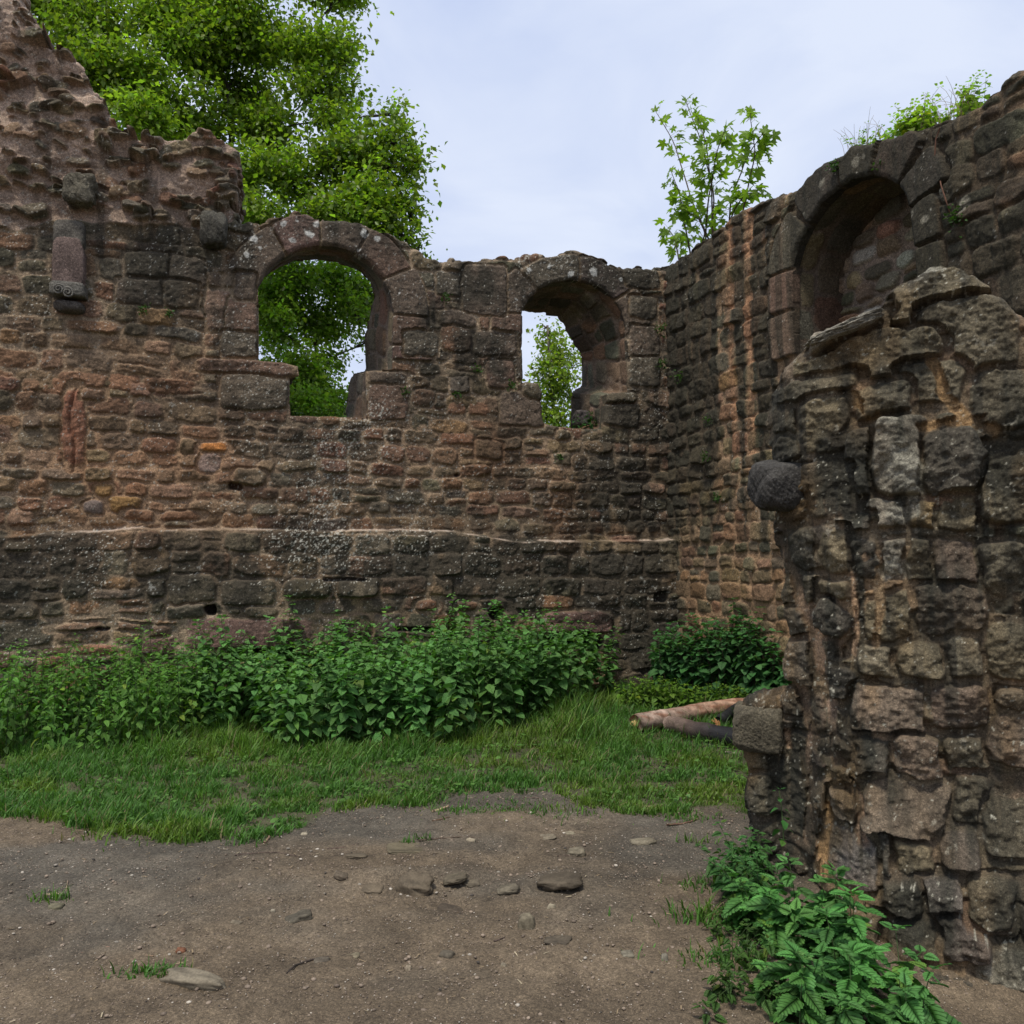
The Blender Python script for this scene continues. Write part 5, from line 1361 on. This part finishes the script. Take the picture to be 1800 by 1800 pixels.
# ------------------------------------------------------------------ loose things on the ground
def pebbles():
    rg = np.random.default_rng(120)
    bm = bmesh.new(); bmesh.ops.create_icosphere(bm, subdivisions=1, radius=1)
    T = np.array([v.co[:] for v in bm.verts]) * np.array([1, .8, .5]); Fc = np.array([[v.index for v in f.verts] for f in bm.faces]); bm.free()
    n = 42000
    x = rg.uniform(-4.3, 2.4, n); y = 2.6 + 4.4 * rg.random(n) ** 1.2
    m = (grass_amount(x, y) < .06) & (np.abs(x / y) < .68); x, y = x[m], y[m]; n = len(x)
    s_ = rg.uniform(.0018, .0050, n) * (1 + 1.8 * (rg.random(n) < .04))
    M = basis(rand_dirs(n) * np.array([1, 1, .2]), np.tile([0, 0, 1.0], (n, 1)) + rg.normal(size=(n, 3)) * .15)
    k = rg.random(n)[:, None]
    c = (np.array([.24, .185, .135]) * (k < .8) + np.array([.40, .35, .28]) * ((k >= .8) & (k < .95)) + np.array([.07, .06, .05]) * (k >= .95)) * rg.uniform(.6, 1.25, (n, 1))
    V3, F3, C3 = instances(T, Fc, np.stack([x, y, ground_z(x, y) + s_ * .25], -1), M, s_, c)
    o = link("gravel", make_mesh("gravel", V3, F3, C3), M_PEBBLE); tag(o, "fine pale grit scattered over the trodden earth", "gravel", kind="stuff")
pebbles()

stones = [
    (925, 1622, 30, 24, .75, (.24, .22, .17), "pale egg shaped stone lying alone in the middle of the path"),
    (969, 1595, 15, 12, .7, (.32, .29, .23), "small whitish pebble just above the pale egg shaped stone"),
    (1130, 1476, 46, 18, .35, (.27, .25, .20), "flat pale angular slab bedded in the path near the log"),
    (1014, 1496, 30, 15, .5, (.26, .24, .19), "pale wedge shaped stone on the path left of the flat slab"),
    (960, 1470, 36, 10, .3, (.28, .25, .20), "flat pale stone at the far side of the path"),
    (1002, 1463, 18, 6, .3, (.25, .23, .18), "tiny flat stone right beside the flat pale stone"),
    (828, 1477, 16, 9, .6, (.36, .32, .26), "small white pebble at the end of the long thin twig"),
    (713, 1488, 70, 10, .3, (.16, .145, .10), "long low mossy stone under the long thin twig"),
    (730, 1548, 66, 26, .45, (.15, .125, .095), "large brown stone half buried left of the hollow"),
    (655, 1560, 36, 12, .3, (.17, .14, .105), "low brown stone left of the large half buried stone"),
    (800, 1540, 44, 15, .35, (.14, .125, .095), "dull half buried stone between the hollow and the large stone"),
    (830, 1550, 32, 12, .4, (.20, .175, .14), "grey stone right of the dull half buried stone"),
    (893, 1559, 38, 14, .4, (.20, .185, .15), "grey wedge stone just in front of the hollow"),
    (985, 1543, 74, 22, .4, (.105, .09, .07), "dark mossy stone half buried right of the hollow"),
    (792, 1596, 46, 16, .45, (.075, .062, .05), "dark brown clod lying in front of the half buried stones"),
    (525, 1610, 46, 17, .5, (.10, .10, .085), "dark grey sharp edged stone on the left of the path"),
    (342, 1722, 118, 22, .5, (.27, .245, .20), "large pale flat rock at the lower left edge of the path"),
    (980, 1650, 50, 10, .3, (.09, .08, .065), "thin dark slate like stone in the near path"),
    (785, 1677, 26, 15, .5, (.14, .13, .11), "small grey stone in the near middle of the path"),
    (1103, 1677, 22, 12, .5, (.17, .165, .14), "small grey stone in the near right of the path"),
    (1168, 1686, 12, 14, .8, (.22, .215, .19), "small upright grey pebble near the weeds"),
    (718, 1702, 10, 9, .7, (.30, .26, .21), "tiny pale pebble near the bottom of the path"),
    (885, 1697, 10, 8, .7, (.30, .27, .22), "tiny pale pebble right of the other one near the bottom"),
    (480, 1602, 9, 7, .8, (.38, .35, .30), "tiny white pebble left of the sharp dark stone"),
    (535, 1466, 12, 6, .7, (.36, .33, .27), "tiny white pebble by the edge of the grass"),
    (415, 1621, 20, 9, .5, (.17, .15, .12), "dull pebble in the left of the path"),
    (600, 1537, 26, 12, .4, (.12, .10, .08), "flat brown stone left of the middle hollow"),
    (625, 1502, 40, 12, .35, (.15, .13, .10), "low brown stone close to the left tip of the long twig"),
    (318, 1670, 16, 9, .6, (.20, .07, .035), "small orange red brick fragment in the left of the path"),
    (98, 1592, 26, 14, .4, (.20, .20, .14), "grey green flake at the left edge of the path"),
    (1256, 1304, 18, 9, .6, (.20, .18, .15), "round grey stone beside the burnt log"),
    (1256 + 30, 1322, 24, 5, .3, (.40, .37, .33), "flat white stone in front of the fire ash"),
    (565, 1688, 30, 9, .5, (.12, .11, .095), "flat stone near the curved dark stick"),
    (620, 1680, 22, 9, .4, (.20, .18, .13), "pale flake at the end of the curved dark stick"),
]
for i, (px, py, w, h, hr, col, lab) in enumerate(stones):
    p = gpos(px, py + h * .25); k_ = p[1] / F_PX
    wd = w * k_; ht = max(h * k_ * .9, .008) * hr * 1.6
    o = rock("stone", (p[0], p[1], p[2] + ht * (.25 if w > 100 else -.10 if w > 30 else 0)), (wd * .95, wd * (RNG.uniform(.6, .9) if w < 100 else .32), ht * 1.5), 300 + i, M_PEBBLE, None, np.array(col) * (.42 if w > 25 else .62) * np.array([1.05, 1, .85]) + np.array([.10, .075, .05]) * .42, .3, (RNG.normal(0, .12), RNG.normal(0, .12), RNG.uniform(-.3, .3)), sub=3 if w < 30 else 4, amp=.22)
    tag(o, lab, "stone")

sticks = [
    ([(735, 1478), (780, 1474), (820, 1471), (846, 1474)], 2.0, (.12, .085, .06), "long thin brown twig lying across the far path"),
    ([(503, 1712), (520, 1697), (545, 1688), (580, 1683), (606, 1680)], 3.2, (.05, .038, .03), "curved dark stick at the bottom of the path"),
    ([(760, 1444), (778, 1440), (790, 1437)], 2.2, (.14, .085, .05), "short brown twig at the grass edge"),
    ([(1172, 1451), (1195, 1449), (1212, 1446), (1228, 1440)], 3.2, (.17, .10, .065), "reddish brown stick on the path near the pier"),
    ([(900, 1403), (925, 1403), (951, 1403)], 2.6, (.11, .08, .06), "straight twig lying on the earth within the grass"),
    ([(760, 1428), (775, 1424), (788, 1419)], 5, (.36, .26, .16), "pale split piece of wood at the grass edge"),
    ([(465, 1484), (470, 1477), (474, 1472)], 5, (.26, .17, .11), "pale wood chip at the grass edge"),
    ([(80, 1575), (98, 1573), (111, 1571)], 4.5, (.42, .33, .22), "pale barkless twig at the left edge of the path"),
    ([(116, 1568), (118, 1556), (119, 1548)], 2.4, (.25, .18, .12), "small upright leaning twig by the left edge"),
    ([(142, 1677), (170, 1670), (194, 1665)], 3.5, (.30, .19, .13), "light brown stick at the lower left"),
    ([(170, 1686), (178, 1682), (184, 1679)], 3.2, (.24, .18, .13), "stubby twig below the light brown stick"),
    ([(241, 1679), (255, 1681), (270, 1681)], 3.2, (.24, .16, .10), "short twig right of the light brown stick"),
    ([(413, 1504), (450, 1500), (490, 1499), (530, 1507)], 1.8, (.10, .07, .055), "thin dark root arching over the path near the grass"),
    ([(576, 1493), (600, 1491), (630, 1484)], 2.0, (.11, .07, .055), "thin dark twig right of the arching root"),
    ([(980, 1507), (990, 1506), (1000, 1505)], 2.6, (.09, .06, .045), "tiny dark twig left of the pale wedge stone"),
    ([(868, 1655), (878, 1652), (888, 1647)], 2.4, (.10, .07, .055), "tiny dark twig in the near path"),
    ([(774, 1696), (784, 1692), (793, 1691)], 2.0, (.14, .09, .065), "tiny brown twig at the bottom of the path"),
    ([(1100, 1412), (1130, 1418), (1155, 1421)], 2.4, (.26, .20, .11), "dry straw stalk lying in the grass edge"),
    ([(300, 1345), (350, 1339), (395, 1333)], 2.2, (.14, .09, .06), "thin twig lying in the left grass"),
]
for px_, wpx, col, lab in sticks:
    pts = np.array([gpos(a, b) for a, b in px_]); k_ = pts[:, 1].mean() / F_PX
    r_ = wpx * k_ * .55
    t = np.linspace(0, len(pts) - 1, 10); pts = np.stack([np.interp(t, range(len(pts)), pts[:, q]) for q in range(3)], -1)
    pts[:, 2] = ground_z(pts[:, 0], pts[:, 1]) + r_ * .6
    pts += RNG.normal(size=pts.shape) * r_ * .25
    loc = pts.mean(0)
    tb = Tubes(); tb.add(pts, np.linspace(r_, r_ * .6, 10), np.array(col), 6, .15)
    V3 = np.concatenate(tb.V) - loc
    o = link("stick", make_mesh("stick", V3, [np.concatenate(tb.F), np.concatenate(tb.T)], np.concatenate(tb.Cc)), M_WOOD, None, loc)
    tag(o, lab, "stick")

# logs by the fire place
def log(name, label, pxs, r0, r1, cols, mat, zoff=0.0, sides=18, end=None):
    pts = []
    for a, b, dz in pxs:
        p = gpos(a, b); p = p.copy(); p[2] = float(ground_z(p[0], p[1])) + dz; pts.append(p)
    pts = np.array(pts); n = 26
    t = np.linspace(0, len(pts) - 1, n); P = np.stack([np.interp(t, range(len(pts)), pts[:, q]) for q in range(3)], -1)
    P[1:-1] = (P[:-2] + P[1:-1] + P[2:]) / 3
    P += RNG.normal(size=P.shape) * .004
    cc = np.stack([np.interp(np.linspace(0, 1, n), np.linspace(0, 1, len(cols)), [c[q] for c in cols]) for q in range(3)], -1)
    cc *= RNG.uniform(.75, 1.2, (n, 1))
    loc = P.mean(0)
    tb = Tubes(); tb.add(P, np.linspace(r0, r1, n), cc, sides, .05)
    W_ = np.concatenate(tb.V); K_ = np.concatenate(tb.Cc)
    nn_ = fbm(W_[:, 0] / .05, W_[:, 1] / .02 + W_[:, 2] / .02, 3, 501)
    bark_ = sstep(.05, .2, nn_)[:, None] * (.75 if mat is M_WOOD else 0)
    K_ = K_ * (1 + .4 * fbm(W_[:, 0] / .12, W_[:, 2] / .015, 3, 502)[:, None]) * (1 - bark_) + np.array([.20, .085, .045]) * bark_
    tb.Cc = [K_]
    o = link(name, make_mesh(name, np.concatenate(tb.V) - loc, [np.concatenate(tb.F), np.concatenate(tb.T)], np.concatenate(tb.Cc)), mat, None, loc)
    tag(o, label, "log")
    return o, P
o, P = log("log", "long barkless pale log with reddish bark patches lying at the corner of the grass", [(1117, 1290, .10), (1180, 1281, .12), (1260, 1268, .14), (1345, 1260, .15)], .090, .074, [(.34, .25, .19), (.36, .26, .20), (.30, .19, .13), (.42, .26, .17), (.25, .21, .18)], M_WOOD)
e_ = Tubes(); d_ = (P[0] - P[1]) / np.linalg.norm(P[0] - P[1]); e_.add(np.array([P[0] + d_ * .001, P[0] + d_ * .03, P[0] + d_ * .05]), [.040, .036, .028], np.array([.50, .34, .13]), 12, .05)
eo = e_.build("cut_end", M_WOOD, None); eo.parent = o; eo.matrix_parent_inverse = o.matrix_world.inverted(); eo.location = (0, 0, 0)
eo.matrix_parent_inverse.identity(); eo.location = -np.array(o.location)
log("burnt_log", "charred black log lying at an angle in front of the pale log", [(1178, 1292, .12), (1225, 1304, .105), (1300, 1316, .09), (1360, 1320, .09)], .074, .095, [(.24, .17, .13), (.10, .07, .055), (.018, .017, .018), (.014, .014, .016), (.016, .016, .018)], M_CHAR)
log("burnt_log", "short charred black branch between the pale log and the pier", [(1262, 1286, .10), (1300, 1266, .15)], .05, .045, [(.02, .02, .02), (.016, .016, .017)], M_CHAR)
# ash bed of the fire place
p = gpos(1290, 1305)
o = rock("ash_heap", (p[0], p[1], p[2] - .03), (0.95, .75, .12), 411, M_SOIL, None, (.035, .032, .03), 0.1, sub=5, amp=.15)
tag(o, "black ash and charcoal bed between the burnt logs", "ash")
p = gpos(1262, 1292)
T_, F_ = leaf_maple()
cs = np.tile(np.array([.50, .27, .12]), (len(T_), 1))
me = make_mesh("dead_leaf", T_ * .085 + np.array([0, 0, 0]), F_, cs, smooth=False)
o = link("dead_leaf", me, M_LEAF, None, (p[0], p[1], p[2] + .11)); o.rotation_euler = (math.radians(50), .2, .6)
sm = o.modifiers.new("thick", 'SOLIDIFY'); sm.thickness = .002
tag(o, "curled orange brown dead leaf among the charred logs", "leaf")
